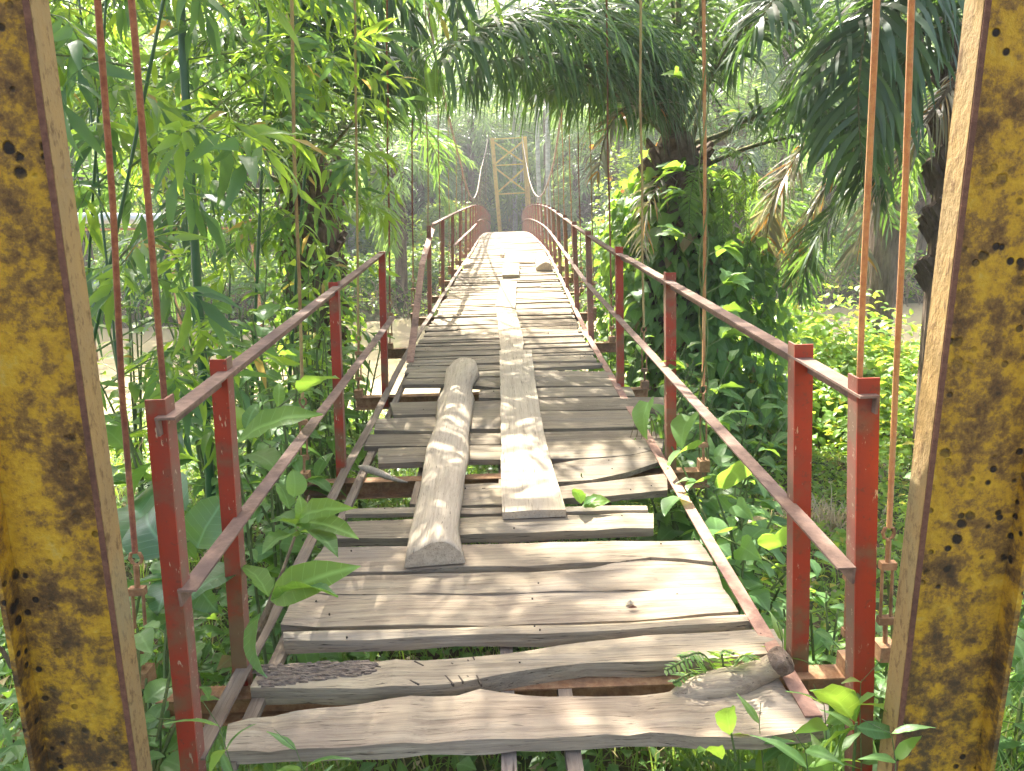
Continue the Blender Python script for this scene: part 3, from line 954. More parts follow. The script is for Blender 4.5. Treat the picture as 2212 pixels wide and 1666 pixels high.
ax = [gz(u, v, .012) for u, v in ((1005, 790), (990, 850), (975, 930), (962, 1020), (950, 1110), (940, 1180), (940, 1222))]
lg = tag(link("split_log", half_log(ax, [.085, .128, .110, .120, .113, .108, .113, .104, .109, .103, .114], "", "split_log", .42), None, W_LOG),
         "thick grey split log with rounded top lying along the near deck", "log")
ax2 = [gz(1169, 556, .02), gz(1172, 570, .02), gz(1177, 585, .02)]
tag(link("split_log", half_log(ax2, [.10, .13, .13], "", "split_log", .5, 8, 10, 10), None, W_LOG), "short sunlit half log against the right edge of the far deck", "log")
mb = MB(); mb.box(-.1, .1, -.05, .05, 0, .03)
p = gz(1013, 560, .0)
tag(loose_board([(1004, 560), (1002, 572)], [(1014, 558), (1016, 570)], .05, .06, W_BOARD, "small white block near the left edge of the far deck", "wood block", "wood_block", 4, 9))

# a snapped branch lying through the gap, and a short one hanging on the right
mb = MB(); mb.tube(cr([gz(775, 1008, .01), gz(815, 1020, .02), gz(850, 1035, 0), gz(880, 1042, -.03)], 10), [.006, .016, .022, .022, .02, .018, .016, .012, .01, .004], 6)
tag(mb.build("broken_branch", W_LOG, None, True), "splintered pale piece of wood over the gap left of the log", "branch")
# water pipe across the view on the left, with its carrier
PY = 19.0
pa, pb = at(140, 471, PY), at(520, 474, PY)
pipe = empty("water_pipe", tuple(pa), "pale blue water pipe running level behind the bamboo at left", "pipe")
mb = MB(); mb.tube([pa + (-3, 0, 0), pa, pb], .125, 12); mb.build("pipe_body", PIPEM, pipe, True)
mb = MB(); mb.tube([pa + (-3, -.05, -.22), pb + (0, -.05, -.20)], .035, 5); mb.build("carrier_bar", BEAMM, pipe)
for q in (0.2, 2.4, 4.4):
    mb = MB(); mb.tube([pa + (q, -.02, -.15), pa + (q, -.02, -3.9)], .05, 5); mb.build("pipe_post", BEAMM, pipe)

# ------------------------------------------------------------------ leaves
def leaf_template(kind, nseg=5):
    """a leaf along +X, blade in XY, tip drooping; length 1. returns verts, tris, uv"""
    t = np.linspace(0, 1, nseg + 1)
    prof = {
        'ovate': lambda t: .30 * np.sin(np.pi * np.clip(t, 0, 1) ** .75) ** .85,
        'round': lambda t: .42 * np.sin(np.pi * np.clip(t, 0, 1) ** .8) ** .6,
        'lance': lambda t: .105 * np.sin(np.pi * np.clip(t, 0, 1) ** .6) ** .9,
        'long': lambda t: .19 * np.sin(np.pi * np.clip(t, 0, 1) ** .8) ** .9,
        'heart': lambda t: .46 * (np.clip(1 - t, 0, 1) ** .75) * np.clip(.55 + 3 * t, 0, 1),
        'wavy': lambda t: .20 * np.sin(np.pi * np.clip(t, 0, 1) ** .8) ** .8 * (1 + .25 * np.sin(14 * t)),
    }[kind](t)
    prof[-1] = 0.004
    if kind != 'heart': prof[0] = 0.004
    droop = {'lance': .10, 'wavy': .22, 'long': .22}.get(kind, .16)
    z = .06 * np.sin(np.pi * t) - droop * t ** 2
    x = t * (1 - .08 * t)
    back = -.10 if kind == 'heart' else 0
    V, UV, T = [], [], []
    for i in range(nseg + 1):
        w = prof[i]; lift = w * .28
        e = back * (i == 0)
        ruf = .03 * math.sin(2.3 * i + 1) if kind in ('ovate', 'wavy', 'long') else 0
        V += [(x[i] + e, w, z[i] + lift + ruf * w * 3), (x[i], 0, z[i]), (x[i] + e, -w, z[i] + lift - ruf * w * 3)]
        UV += [(.5 + w, t[i]), (.5, t[i]), (.5 - w, t[i])]
    for i in range(nseg):
        a = i * 3
        for q in (0, 1):
            T += [(a + q, a + q + 3, a + q + 1), (a + q + 1, a + q + 3, a + q + 4)]
    return np.array(V), np.array(T), np.array(UV)


def mats_from(az, pitch, roll):
    """columns: leaf axis, across, normal"""
    ca, sa, cp, sp = np.cos(az), np.sin(az), np.cos(pitch), np.sin(pitch)
    ax_ = np.stack([ca * cp, sa * cp, sp], -1)
    ac = np.stack([-sa, ca, 0 * az], -1)
    nm = np.cross(ax_, ac)
    cr_r, sr = np.cos(roll)[:, None], np.sin(roll)[:, None]
    ac2 = ac * cr_r + nm * sr; nm2 = -ac * sr + nm * cr_r
    return np.stack([ax_, ac2, nm2], -1)


def leaves_mesh(name, P, az, pitch, roll, size, tmpl, rnd=None, width=None):
    V, T, UV = tmpl
    M = mats_from(az, pitch, roll)
    n = len(P); k = len(V)
    Vs = V[None] * np.ones((n, 1, 1))
    if width is not None: Vs = Vs * np.stack([np.ones(n), width, np.ones(n)], -1)[:, None, :]
    W = np.einsum('nij,nkj->nki', M, Vs) * np.asarray(size)[:, None, None] + np.asarray(P)[:, None, :]
    TT = (T[None] + (np.arange(n) * k)[:, None, None]).reshape(-1, 3)
    if rnd is None: rnd = rng.random(n)
    return np_mesh(name, W.reshape(-1, 3), TT, np.tile(UV, (n, 1)), np.repeat(rnd, k))


TM = {k_: leaf_template(k_, 6) for k_ in ('ovate', 'round', 'lance', 'long', 'heart', 'wavy')}
TS = {k_: leaf_template(k_, 2) for k_ in ('ovate', 'round', 'lance', 'long', 'heart')}
TS3 = {k_: leaf_template(k_, 3) for k_ in ('ovate', 'round', 'lance', 'long', 'heart', 'wavy')}
LEAF_ME = {}


def leaf_obj_mesh(kind, mat, variant=0):
    key = (kind, mat.name, variant)
    if key not in LEAF_ME:
        V, T, UV = leaf_template(kind, 8)
        V = V.copy(); r = np.random.default_rng(hash_(kind) + variant)
        curl = r.uniform(-.5, .6)
        V[:, 2] += -curl * .25 * V[:, 0] ** 2
        V[:, 1] += r.normal(0, .05) * V[:, 0] ** 2
        V[:, 1] *= 1 + r.normal(0, .1)
        V += r.normal(0, .006, V.shape)
        me = np_mesh("leaf", V, T, UV, smooth=True); me.materials.append(mat)
        LEAF_ME[key] = me
    return LEAF_ME[key]


def hash_(s_): return sum(ord(c_) * (i + 3) for i, c_ in enumerate(s_))


def place_leaf(parent, kind, mat, p, direction, size, roll=0.0, variant=0, width=1.0, name="leaf"):
    d = Vector(direction).normalized()
    az, pitch = math.atan2(d.y, d.x), math.asin(max(-1, min(1, d.z)))
    M3 = mats_from(np.array([az]), np.array([pitch]), np.array([roll]))[0]
    M = Matrix.Identity(4)
    for i in range(3):
        for j in range(3): M[i][j] = M3[i][j] * size * (width if j == 1 else 1)
        M[i][3] = p[i]
    return link(name, leaf_obj_mesh(kind, mat, variant), parent, None, M)


def seen_at(p):
    q = np.array(p, float) - EYE; z = q @ AXF
    return CX + F * (q @ AXR) / z, CY + F * (q @ AXD) / z


def thin_here(p, r):           # places where the growth is thin and the pipe or the river shows through
    u, v = seen_at(p)
    if 100 < u < 500 and 395 < v < 510: return r.random() < .93
    if 330 < u < 470 and 640 < v < 770: return r.random() < .6
    if 760 < u < 900 and 560 < v < 860: return r.random() < .7
    return False


def shrub(name, loc, h, spread, nstem, nleaf, kind, mat, size, label, cat="shrub", group=None, stem_mat=None, seed=0,
          up=.25, as_objects=True, lean=(0, 0), low=.15, sz_var=.35, name_leaf="leaf", petiole=0.1):
    """stems from one root, leaves all along them"""
    r = np.random.default_rng(seed + 100)
    loc = np.array(loc, float)
    e = empty(name, tuple(loc), label, cat, group)
    mb = MB(); paths = []
    for s_ in range(nstem):
        a = r.uniform(0, 2 * math.pi); sp = spread * r.uniform(.2, 1)
        hh = h * r.uniform(.65, 1.05)
        tip = loc + (math.cos(a) * sp + lean[0], math.sin(a) * sp + lean[1], hh)
        midp = loc + (math.cos(a) * sp * .35 + lean[0] * .4, math.sin(a) * sp * .35 + lean[1] * .4, hh * .6)
        p = cr([loc - (0, 0, .08), loc + ((midp - loc) * .4) + r.normal(0, .02, 3), midp + r.normal(0, .03, 3), tip], 12)
        mb.tube(p, list(np.linspace(.009, .003, 12) * (1 + h * .4)), 5)
        paths.append(p)
    P, A, PI_, RO, S = [], [], [], [], []
    for i in range(nleaf):
        p = paths[i % nstem]; t = low + (1 - low) * ((i // nstem + r.random()) / max(1, nleaf / nstem)) ** .8
        t = min(t, .999); j = t * 11; j0 = int(j)
        b = p[j0] * (1 - (j - j0)) + p[min(j0 + 1, 11)] * (j - j0)
        az = i * 2.4 + r.normal(0, .5); pl = petiole * size * r.uniform(.5, 4)
        q = b + np.array([math.cos(az) * pl, math.sin(az) * pl, pl * .6])
        if pl > .03: mb.tube([b, q], [.0025, .0018], 4, cap=False)
        P.append(q); A.append(az); PI_.append(r.normal(up - .35 * (1 - t), .28)); RO.append(r.normal(0, .3)); S.append(size * r.uniform(1 - sz_var, 1 + sz_var) * (1 - .25 * max(0, t - .8)))
    mb.build("stem", stem_mat or STEM_GREEN, e)
    if as_objects:
        for i in range(nleaf):
            if thin_here(P[i], r): continue
            M3 = mats_from(np.array([A[i]]), np.array([PI_[i]]), np.array([RO[i]]))[0] * S[i]
            M = Matrix.Identity(4)
            for a_ in range(3):
                for b_ in range(3): M[a_][b_] = M3[a_][b_]
                M[a_][3] = P[i][a_]
            link(name_leaf, leaf_obj_mesh(kind, mat, i % 4), e, None, M)
    else:
        me = leaves_mesh("foliage", np.array(P), np.array(A), np.array(PI_), np.array(RO), np.array(S), TS3[kind])
        tag(link("foliage", me, e, mat), kind="stuff")
    return e


def cloud_bush(name, loc, rad, n, kind, mat, size, label, cat="bush", group=None, seed=0, stemr=.02, tmpl=None, shell=.5):
    """a bush: short twigs and a dense shell of leaves with gaps"""
    r = np.random.default_rng(seed + 500)
    loc = np.array(loc, float); rad = np.array(rad, float)
    e = empty(name, tuple(loc), label, cat, group)
    mb = MB()
    # clumps
    nc = 14
    cc = r.normal(0, 1, (nc, 3)); cc /= np.linalg.norm(cc, axis=1)[:, None]; cc[:, 2] = np.abs(cc[:, 2])
    cc *= r.uniform(.35, .85, (nc, 1))
    for c_ in cc:
        tip = loc + c_ * rad * .95
        mb.tube(cr([loc - (0, 0, .1), loc + (c_ * rad) * .45 + r.normal(0, .05, 3) * rad, tip], 6), list(np.linspace(stemr, stemr * .3, 6)), 4)
    mb.build("branches", STEM_BROWN, e)
    ci = r.integers(0, nc, n)
    off = r.normal(0, 1, (n, 3)); off /= np.linalg.norm(off, axis=1)[:, None]
    off *= r.uniform(shell, 1, (n, 1)) ** .5 * .42
    P = loc + (cc[ci] + off) * rad
    P[:, 2] = np.maximum(P[:, 2], loc[2] - .05)
    az = np.arctan2(off[:, 1], off[:, 0]) + r.normal(0, .7, n)
    pitch = r.normal(-.15, .4, n) + off[:, 2] * .8
    S = size * r.uniform(.6, 1.35, n)
    me = leaves_mesh("foliage", P, az, pitch, r.normal(0, .4, n), S, (tmpl or TS)[kind], r.random(n))
    tag(link("foliage", me, e, mat), kind="stuff")
    return e


# ------------------------------------------------------------------ palms
def frond_mesh(path, L, n=60, w=.035, droop=1.0, r0=.03, t0=.22, seed=0, up=.35, fwd=.55, seg=4, tipL=.45, both=True, sparse=0.05, wild=.17, name="frond"):
    """a feather frond: returns mesh with slots 0 stalk, 1 leaflets"""
    r = np.random.default_rng(seed)
    R_ = cr(path, 26)
    mb = MB(); mb.tube(R_, list(np.linspace(r0, .004, 26)), 5)
    d_ = np.r_[0, np.cumsum(np.linalg.norm(np.diff(R_, axis=0), axis=1))]; Ltot = d_[-1]; d_ /= Ltot
    t = np.sort(np.clip(np.repeat(np.linspace(t0, .995, n), 2) + r.normal(0, .004, 2 * n), t0, .999))
    side = np.tile([1.0, -1.0], n)
    keep = r.random(2 * n) >= sparse
    t, side = t[keep], side[keep]; N = len(t)
    B = np.stack([np.interp(t, d_, R_[:, i]) for i in range(3)], -1)
    Tg = np.stack([np.interp(np.clip(t + .01, 0, 1), d_, R_[:, i]) - np.interp(np.clip(t - .01, 0, 1), d_, R_[:, i]) for i in range(3)], -1)
    Tg /= np.linalg.norm(Tg, axis=1)[:, None]
    zz = np.array([0, 0, 1.0])
    Sd = np.cross(Tg, zz); ln = np.linalg.norm(Sd, axis=1)
    fb = np.cross(R_[-1] - R_[0], zz); fb = fb / (np.linalg.norm(fb) + 1e-6)
    Sd = np.where((ln > .25)[:, None], Sd / (ln[:, None] + 1e-9), fb[None])
    Up = np.cross(Sd, Tg)
    s_ = (t - t0) / (1 - t0)
    LL = L * (np.clip(s_ / .18, 0.35, 1)) * (1 - (1 - tipL) * np.clip((s_ - .55) / .45, 0, 1) ** 1.3) * r.uniform(.72, 1.12, N) * np.where(r.random(N) < .06, .5, 1)
    a = fwd + .35 * s_ + r.normal(0, wild, N)
    uu = up * r.choice([1.4, .2, .8], N) + r.normal(0, wild, N)
    D = Sd * side[:, None] * np.cos(a)[:, None] + Tg * np.sin(a)[:, None] + Up * uu[:, None]
    D /= np.linalg.norm(D, axis=1)[:, None]
    dr = droop * r.uniform(.5, 1.5, N)
    pts = [B]; dirs = [D]; cur = D
    for k_ in range(1, seg + 1):
        cur = cur + (dr * (k_ / seg) ** 1.1 * 1.15 / seg * 2)[:, None] * np.array([0, 0, -1.0])
        cur = cur / np.linalg.norm(cur, axis=1)[:, None]
        pts.append(pts[-1] + cur * (LL / seg)[:, None]); dirs.append(cur)
    wd = np.interp(np.linspace(0, 1, seg + 1), [0, .25, .7, 1], [.45, 1, .75, .06]) * w
    V = np.zeros((N, (seg + 1) * 2, 3))
    tw = r.normal(0, .35, N)
    for k_ in range(seg + 1):
        d0 = dirs[k_]
        wv = Tg - np.sum(Tg * d0, 1)[:, None] * d0
        wv /= np.linalg.norm(wv, axis=1)[:, None] + 1e-6
        nv = np.cross(d0, wv)
        wv = wv * np.cos(tw)[:, None] + nv * np.sin(tw)[:, None]
        V[:, k_ * 2] = pts[k_] - wv * wd[k_] / 2; V[:, k_ * 2 + 1] = pts[k_] + wv * wd[k_] / 2
    q = []
    for k_ in range(seg): q.append((k_ * 2, k_ * 2 + 1, k_ * 2 + 3, k_ * 2 + 2))
    q = np.array(q)
    nb = len(mb.v)
    FQ = (q[None] + (np.arange(N) * (seg + 1) * 2)[:, None, None] + nb).reshape(-1, 4)
    allv = np.vstack([np.array(mb.v), V.reshape(-1, 3)])
    stalk = [f for f in mb.f if len(f) == 4]
    Q_ = np.vstack([np.array(stalk), FQ])
    rnd = np.r_[np.zeros(nb), np.repeat(r.random(N), (seg + 1) * 2)]
    me = np_mesh(name, allv, Q_, None, rnd)
    mi = np.zeros(len(Q_), np.int32); mi[len(stalk):] = 1
    me["nstalk"] = len(stalk)
    me.polygons.foreach_set("material_index", mi)
    return me


def frond_path(elev, Lf, curl, side=0.0, n=7):
    """a stalk that leaves at the angle elev and bends down by curl over its length, along +X"""
    p = np.zeros(3); out = [p.copy()]
    for i in range(n):
        a = elev - curl * ((i + .5) / n) ** 1.25
        p = p + np.array([math.cos(a), side * (i / n) * .3, math.sin(a)]) * Lf / n
        out.append(p.copy())
    return out


FRONDS = {}


def fronds_for(mat, Lf, L, n, w, tagname, seg=4):
    key = (mat.name, tagname)
    if key not in FRONDS:
        out = []
        for i, (el, cu, dr) in enumerate([(78, 55, .5), (62, 85, .8), (45, 95, 1.0), (28, 95, 1.1), (8, 85, 1.1), (-20, 60, .9), (52, 70, .7), (35, 110, 1.0)]):
            me = frond_mesh(frond_path(math.radians(el), Lf * (1 - .04 * (i % 3)), math.radians(cu), (-1) ** i * .5), L, n, w, dr, r0=.035, seed=i * 3 + hash_(tagname), seg=seg)
            me.materials.append(RACHIS); me.materials.append(mat)
            out.append(me)
        FRONDS[key] = out
    return FRONDS[key]


def palm(loc, trunk_h, label, mat=None, Lf=4.2, L=.85, n=52, w=.04, nf=24, seed=0, group=None, tagname="a", trunk_r=.28, cat="palm tree", name="oil_palm", scale=1.0, az_skip=None, boots=True, bark=None, seg=4, els=None):
    mat = mat or LM_PALM
    r = np.random.default_rng(seed + 900)
    loc = np.array(loc, float)
    e = empty(name, tuple(loc), label, cat, group)
    mb = MB()
    top = loc + (r.normal(0, .12), r.normal(0, .12), trunk_h)
    mb.tube(cr([loc - (0, 0, .3), loc + (r.normal(0, .05), r.normal(0, .05), trunk_h * .5), top, top + (0, 0, .5)], 10), list(np.r_[trunk_r * 1.25, np.linspace(trunk_r, trunk_r * 1.05, 8), trunk_r * .5]), 12)
    if boots:
        zc = np.arange(max(0, trunk_h - 2.2), trunk_h + .3, .07)
        for i, z in enumerate(zc):
            for q in range(3):
                a = i * 2.4 + q * 2.1; rr0 = trunk_r
                b = loc + (top - loc) * (z / max(trunk_h, .1)) + (math.cos(a) * rr0 * .8, math.sin(a) * rr0 * .8, 0)
                o = b + np.array([math.cos(a) * .16, math.sin(a) * .16, .14 + .06 * r.random()])
                mb.tube([b, o], [.075, .04], 5)
    mb.build("trunk", bark or BARK_PALM, e)
    fs = fronds_for(mat, Lf, L, n, w, tagname, seg)
    for i in range(nf):
        a = i * 2.399963 + r.normal(0, .12)
        lvl = i / nf
        idx = 0 if lvl < .12 else r.choice([1, 6]) if lvl < .35 else r.choice([2, 7, 6]) if lvl < .6 else r.choice([3, 2]) if lvl < .8 else r.choice([4, 5])
        if els is not None: idx = int(r.choice(els))
        if az_skip is not None and az_skip(a % (2 * math.pi)): continue
        s_ = scale * r.uniform(.85, 1.1)
        M = Matrix.Translation(Vector(top + np.array([math.cos(a) * trunk_r * .5, math.sin(a) * trunk_r * .5, .25 - .35 * lvl]))) @ Matrix.Rotation(a, 4, 'Z') @ Matrix.Scale(s_, 4)
        link("frond", fs[idx], e, None, M)
    return e, top


def own_frond(parent, path, mat, L, n=85, w=.035, droop=1.1, r0=.035, seed=0, **kw):
    me = frond_mesh(path, L, n, w, droop, r0, seed=seed, seg=5, **kw)
    me.materials.append(RACHIS if mat is not LM_DRY else STEM_BROWN); me.materials.append(mat)
    return link("frond", me, parent)


# --- the oil palm right of the bridge whose long frond arches over it
c1 = at(1462, 315, 9.3)
g1 = np.array([c1[0] + .1, c1[1] + .1, float(hgt(c1[0], c1[1]))])
pR, tR = palm(g1, c1[2] - g1[2] - .35, "oil palm right of the bridge, trunk wrapped in climbers, long frond arching across the deck", LM_PALM, Lf=4.4, L=.95, n=62, w=.042, nf=20, seed=1, tagname="near",
              az_skip=lambda a: .9 < a < 5.7, trunk_r=.33)
own_frond(pR, [c1, at(1371, 112, 8.5), at(1284, 66, 8.0), at(1171, 42, 7.5), at(1097, 47, 7.1), at(1037, 63, 6.9), at(990, 88, 6.7), at(950, 135, 6.6)], LM_PALM, 1.35, 175, .031, 2.0, .04, seed=21, up=.15, fwd=-.35, t0=.12, wild=.25)
own_frond(pR, [c1, at(1395, 90, 8.9), at(1300, 30, 8.6), at(1190, 10, 8.2), at(1110, 30, 7.9), at(1060, 80, 7.7)], LM_PALM, 1.35, 150, .030, 2.0, .04, seed=121, up=.15, fwd=-.3, t0=.15, wild=.25)
own_frond(pR, [c1, at(1400, 160, 9.4), at(1330, 110, 9.3), at(1240, 100, 9.1), at(1160, 130, 9.0), at(1110, 180, 9.0)], LM_PALM, 1.0, 130, .030, 1.8, .04, seed=122, up=.15, fwd=-.2, t0=.2, wild=.25)
own_frond(pR, [c1, at(1370, 230, 8.6), at(1300, 190, 8.2), at(1230, 185, 7.9), at(1180, 200, 7.7)], LM_PALM2, .62, 70, .034, 1.2, .035, seed=22, up=.2, t0=.25)
own_frond(pR, [c1, at(1400, 60, 9.0), at(1330, -60, 8.8), at(1230, -110, 8.4), at(1120, -90, 8.0), at(1010, -30, 7.8)], LM_PALM, .9, 95, .038, 1.2, .035, seed=23, up=.3)
own_frond(pR, [c1, at(1462, 120, 9.3), at(1440, -60, 9.3), at(1380, -200, 9.2), at(1300, -260, 9.0)], LM_PALM2, .9, 80, .036, .9, .04, seed=24)
own_frond(pR, [c1 + (.1, 0, 0), at(1560, 290, 8.9), at(1608, 262, 8.6), at(1690, 232, 8.2), at(1758, 232, 8.0), at(1830, 270, 7.8), at(1880, 350, 7.7)], LM_PALM, .85, 90, .036, 1.2, .035, seed=25, up=.2, t0=.3)
own_frond(pR, [c1, at(1520, 200, 9.0), at(1580, 90, 8.6), at(1660, 40, 8.2), at(1760, 60, 7.9), at(1850, 130, 7.7), at(1900, 240, 7.6)], LM_PALM, .95, 95, .040, 1.1, .035, seed=26, up=.3)
own_frond(pR, [c1, at(1430, 250, 9.0), at(1400, 230, 8.6), at(1350, 235, 8.2), at(1310, 290, 8.0), at(1290, 380, 7.9)], LM_DRY, .5, 45, .028, 1.0, .03, seed=27, sparse=.35)
own_frond(pR, [c1, at(1420, 400, 8.9), at(1395, 470, 8.8), at(1385, 560, 8.75)], LM_DRY, .4, 40, .022, 1.0, .02, seed=28, sparse=.3)

for a, b_ in (((930, 27), (949, 109)), ((942, 129), (951, 242)), ((984, 51), (992, 129)), ((1014, 39), (1031, 140)), ((1066, -5), (1092, 66)), ((920, 137), (943, 254))):
    p, q = at(*a, 6.7), at(*b_, 6.68)
    place_leaf(pR, 'lance', LM_FRESH, p, q - p, float(np.linalg.norm(q - p)), 1.2, 0, .75, name="torn_leaflet")

# --- the palm beyond the right edge, its broad fronds hang in from the top right
c2 = at(2150, 60, 7.6)
g2 = np.array([c2[0], c2[1], float(hgt(c2[0], c2[1]))])
pR2, tR2 = palm(g2, c2[2] - g2[2] - .3, "oil palm at the right edge with broad fronds hanging behind the yellow column", LM_PALM, Lf=4.2, L=.95, n=62, w=.048, nf=18, seed=4, tagname="near", az_skip=lambda a: 1.9 < a < 5.2)
own_frond(pR2, [c2, at(2040, -60, 6.9), at(1950, -40, 6.5), at(1880, 40, 6.3), at(1858, 150, 6.2), at(1855, 260, 6.2), at(1862, 340, 6.2)], LM_PALM, 1.0, 80, .052, 1.25, .035, seed=31, up=.15, fwd=.3, t0=.2)
own_frond(pR2, [c2, at(2000, -120, 6.9), at(1860, -130, 6.5), at(1730, -60, 6.2), at(1650, 30, 6.0), at(1600, 110, 6.0)], LM_PALM, .85, 90, .046, 1.1, .035, seed=32, up=.2, fwd=.3)
own_frond(pR2, [c2, at(2060, 60, 7.0), at(1990, 80, 6.8), at(1940, 170, 6.7), at(1915, 280, 6.7)], LM_PALM, .85, 75, .044, 1.2, .035, seed=33, up=.2)
own_frond(pR2, [c2, at(2060, 180, 7.4), at(1980, 290, 7.4), at(1910, 380, 7.5), at(1868, 480, 7.5), at(1850, 570, 7.6)], LM_DRY, .75, 75, .028, .9, .04, seed=34, up=.1, t0=.15)
own_frond(pR2, [c2, at(1980, 150, 8.2), at(1850, 230, 8.6), at(1790, 270, 8.8), at(1738, 312, 9.0), at(1708, 360, 9.0), at(1675, 420, 9.0), at(1658, 490, 9.1), at(1654, 560, 9.2)], LM_DRY, .62, 95, .030, .55, .035, seed=35, up=.1, t0=.55)
own_frond(pR2, [c2, at(1990, 190, 8.0), at(1870, 290, 8.4), at(1800, 380, 8.5), at(1758, 450, 8.6), at(1722, 533, 8.7), at(1705, 620, 8.8)], LM_DRY, .5, 80, .028, .6, .035, seed=36, up=.1, t0=.45)
own_frond(pR2, [c2, at(2000, 250, 7.9), at(1880, 360, 8.1), at(1805, 450, 8.2), at(1762, 520, 8.2), at(1738, 590, 8.3), at(1730, 640, 8.3)], LM_PALM2, .62, 85, .030, .5, .035, seed=37, up=.1, t0=.45)
own_frond(pR2, [c2, at(2080, 130, 8.4), at(2020, 250, 8.8), at(1980, 330, 9.0), at(1950, 420, 9.2)], LM_PALM2, .7, 70, .030, .9, .03, seed=38)

own_frond(pR, [c1, at(1400, 230, 8.9), at(1320, 165, 8.5), at(1220, 132, 8.1), at(1120, 125, 7.8), at(1030, 150, 7.6), at(985, 200, 7.5)], LM_PALM, 1.0, 150, .030, 1.9, .04, seed=201, up=.1, fwd=-.3, t0=.15, wild=.25)
own_frond(pR2, [c2, at(2030, -30, 7.0), at(1930, 0, 6.8), at(1830, 60, 6.7), at(1760, 150, 6.7), at(1730, 250, 6.8)], LM_PALM, .95, 110, .040, 1.2, .035, seed=202, up=.15, fwd=.2, t0=.2)
own_frond(pR2, [c2, at(2060, 0, 7.4), at(1970, 60, 7.4), at(1900, 170, 7.4), at(1870, 300, 7.4), at(1865, 400, 7.5)], LM_PALM, .85, 100, .036, 1.0, .035, seed=203, up=.15, t0=.2)
own_frond(pR2, [c2, at(1990, -100, 8.4), at(1850, -120, 8.6), at(1720, -60, 8.8), at(1620, 40, 9.0), at(1570, 140, 9.0)], LM_PALM, 1.1, 120, .038, 1.4, .035, seed=204, up=.15, t0=.2)

# --- the palm on the left bank
c3 = at(640, 350, 10.5)
g3 = np.array([c3[0], c3[1], float(hgt(c3[0], c3[1]))])
pL, tL = palm(g3, c3[2] - g3[2] - .35, "oil palm on the left bank behind the bamboo, dark fronds hanging to the right", LM_PALM, Lf=4.3, L=.95, n=60, w=.040, nf=24, seed=6, tagname="near2", trunk_r=.34, az_skip=lambda a: a > 4.9 or a < 1.0)
own_frond(pL, [c3, at(690, 150, 10.0), at(730, 60, 9.5), at(771, 40, 9.0), at(800, 95, 8.7), at(812, 167, 8.6), at(815, 235, 8.6)], LM_PALM, .85, 90, .038, .9, .035, seed=41, up=.1, t0=.3)
own_frond(pL, [c3, at(620, 120, 9.8), at(640, 20, 9.2), at(690, -40, 8.8), at(760, -60, 8.3), at(850, -20, 8.0), at(900, 60, 7.9)], LM_PALM, 1.1, 110, .040, 2.2, .035, seed=42, up=.2, t0=.25)
own_frond(pL, [c3, at(680, 160, 10.4), at(740, 110, 10.0), at(810, 90, 9.6), at(880, 110, 9.3), at(930, 160, 9.2)], LM_PALM, 1.05, 110, .040, 2.6, .035, seed=143, up=.15, t0=.2)
own_frond(pL, [c3, at(690, 210, 9.6), at(730, 140, 9.0), at(790, 110, 8.6), at(850, 130, 8.4), at(885, 180, 8.3)], LM_PALM, .9, 100, .036, 2.4, .035, seed=144, up=.15, t0=.2)
own_frond(pL, [c3, at(700, 330, 9.9), at(740, 290, 9.5), at(790, 235, 9.1), at(840, 200, 8.8), at(890, 200, 8.7)], LM_PALM, .7, 90, .036, 1.3, .035, seed=43, up=.15, t0=.25)
own_frond(pL, [c3, at(600, 230, 9.6), at(560, 130, 9.1), at(520, 80, 8.7), at(470, 75, 8.3), at(420, 120, 8.1)], LM_PALM2, .85, 90, .036, 1.1, .035, seed=44, up=.15, t0=.2)
own_frond(pL, [c3, at(560, 320, 9.6), at(480, 240, 9.1), at(400, 195, 8.7), at(300, 190, 8.4), at(220, 215, 8.2), at(160, 270, 8.0)], LM_PALM2, .6, 90, .032, 1.0, .03, seed=45, up=.3, t0=.25)
# long frond from a palm overhead that fills the top of the view
c4 = at(940, -420, 8.6)
own_frond(pL, [c3, at(720, -100, 9.6), at(800, -260, 8.8), at(900, -250, 8.0), at(960, -120, 7.6), at(985, -20, 7.5), at(990, 40, 7.5)], LM_PALM, 1.0, 110, .042, 1.8, .04, seed=46, up=.2)
for sd_, par_, st_, pth in ((181, pL, c3, [(-2.4, 11.6, 4.6), (-1.6, 13.0, 5.9), (-.4, 14.6, 6.2), (.8, 15.8, 5.6)]), (182, pR, c1, [(1.6, 10.6, 4.6), (.8, 12, 5.9), (-.4, 13, 6.3), (-1.6, 13.8, 5.6)]),
                            (183, pR, c1, [(2.4, 11.4, 4.8), (2.2, 13.4, 6.1), (1.4, 15.2, 6.1), (.4, 16.4, 5.5)]), (184, pL, c3, [(-2.7, 10.9, 4.8), (-2.0, 11.6, 5.9), (-.9, 12.0, 6.2), (.2, 12.2, 5.6)]), (171, pL, c3, [(-2.6, 9.0, 4.7), (-1.5, 7.3, 5.3), (0, 6.3, 5.0), (1.4, 5.7, 4.2)]), (172, pR, c1, [(1.8, 8.4, 4.5), (.9, 7.2, 5.2), (-.4, 6.2, 5.0), (-1.3, 5.5, 4.3)]),
                            (173, pR, c1, [(2.2, 7.8, 4.3), (1.9, 6.2, 5.1), (1.1, 4.8, 5.0), (.2, 3.9, 4.5)]), (174, pL, c3, [(-2.9, 8.6, 4.5), (-2.4, 6.8, 5.3), (-1.4, 5.2, 5.2), (-.4, 4.3, 4.6)])):
    own_frond(par_, [st_] + pth, LM_PALM, .95, 110, .042, 1.0, .04, seed=sd_, t0=.25)  # extra fronds above the frame, added to block sun from the deck
own_frond(pR2, [c2, at(1980, -260, 7.0), at(1700, -330, 6.2), at(1400, -260, 5.6), at(1150, -120, 5.3)], LM_PALM, 1.0, 120, .036, 1.2, .04, seed=161, t0=.15)
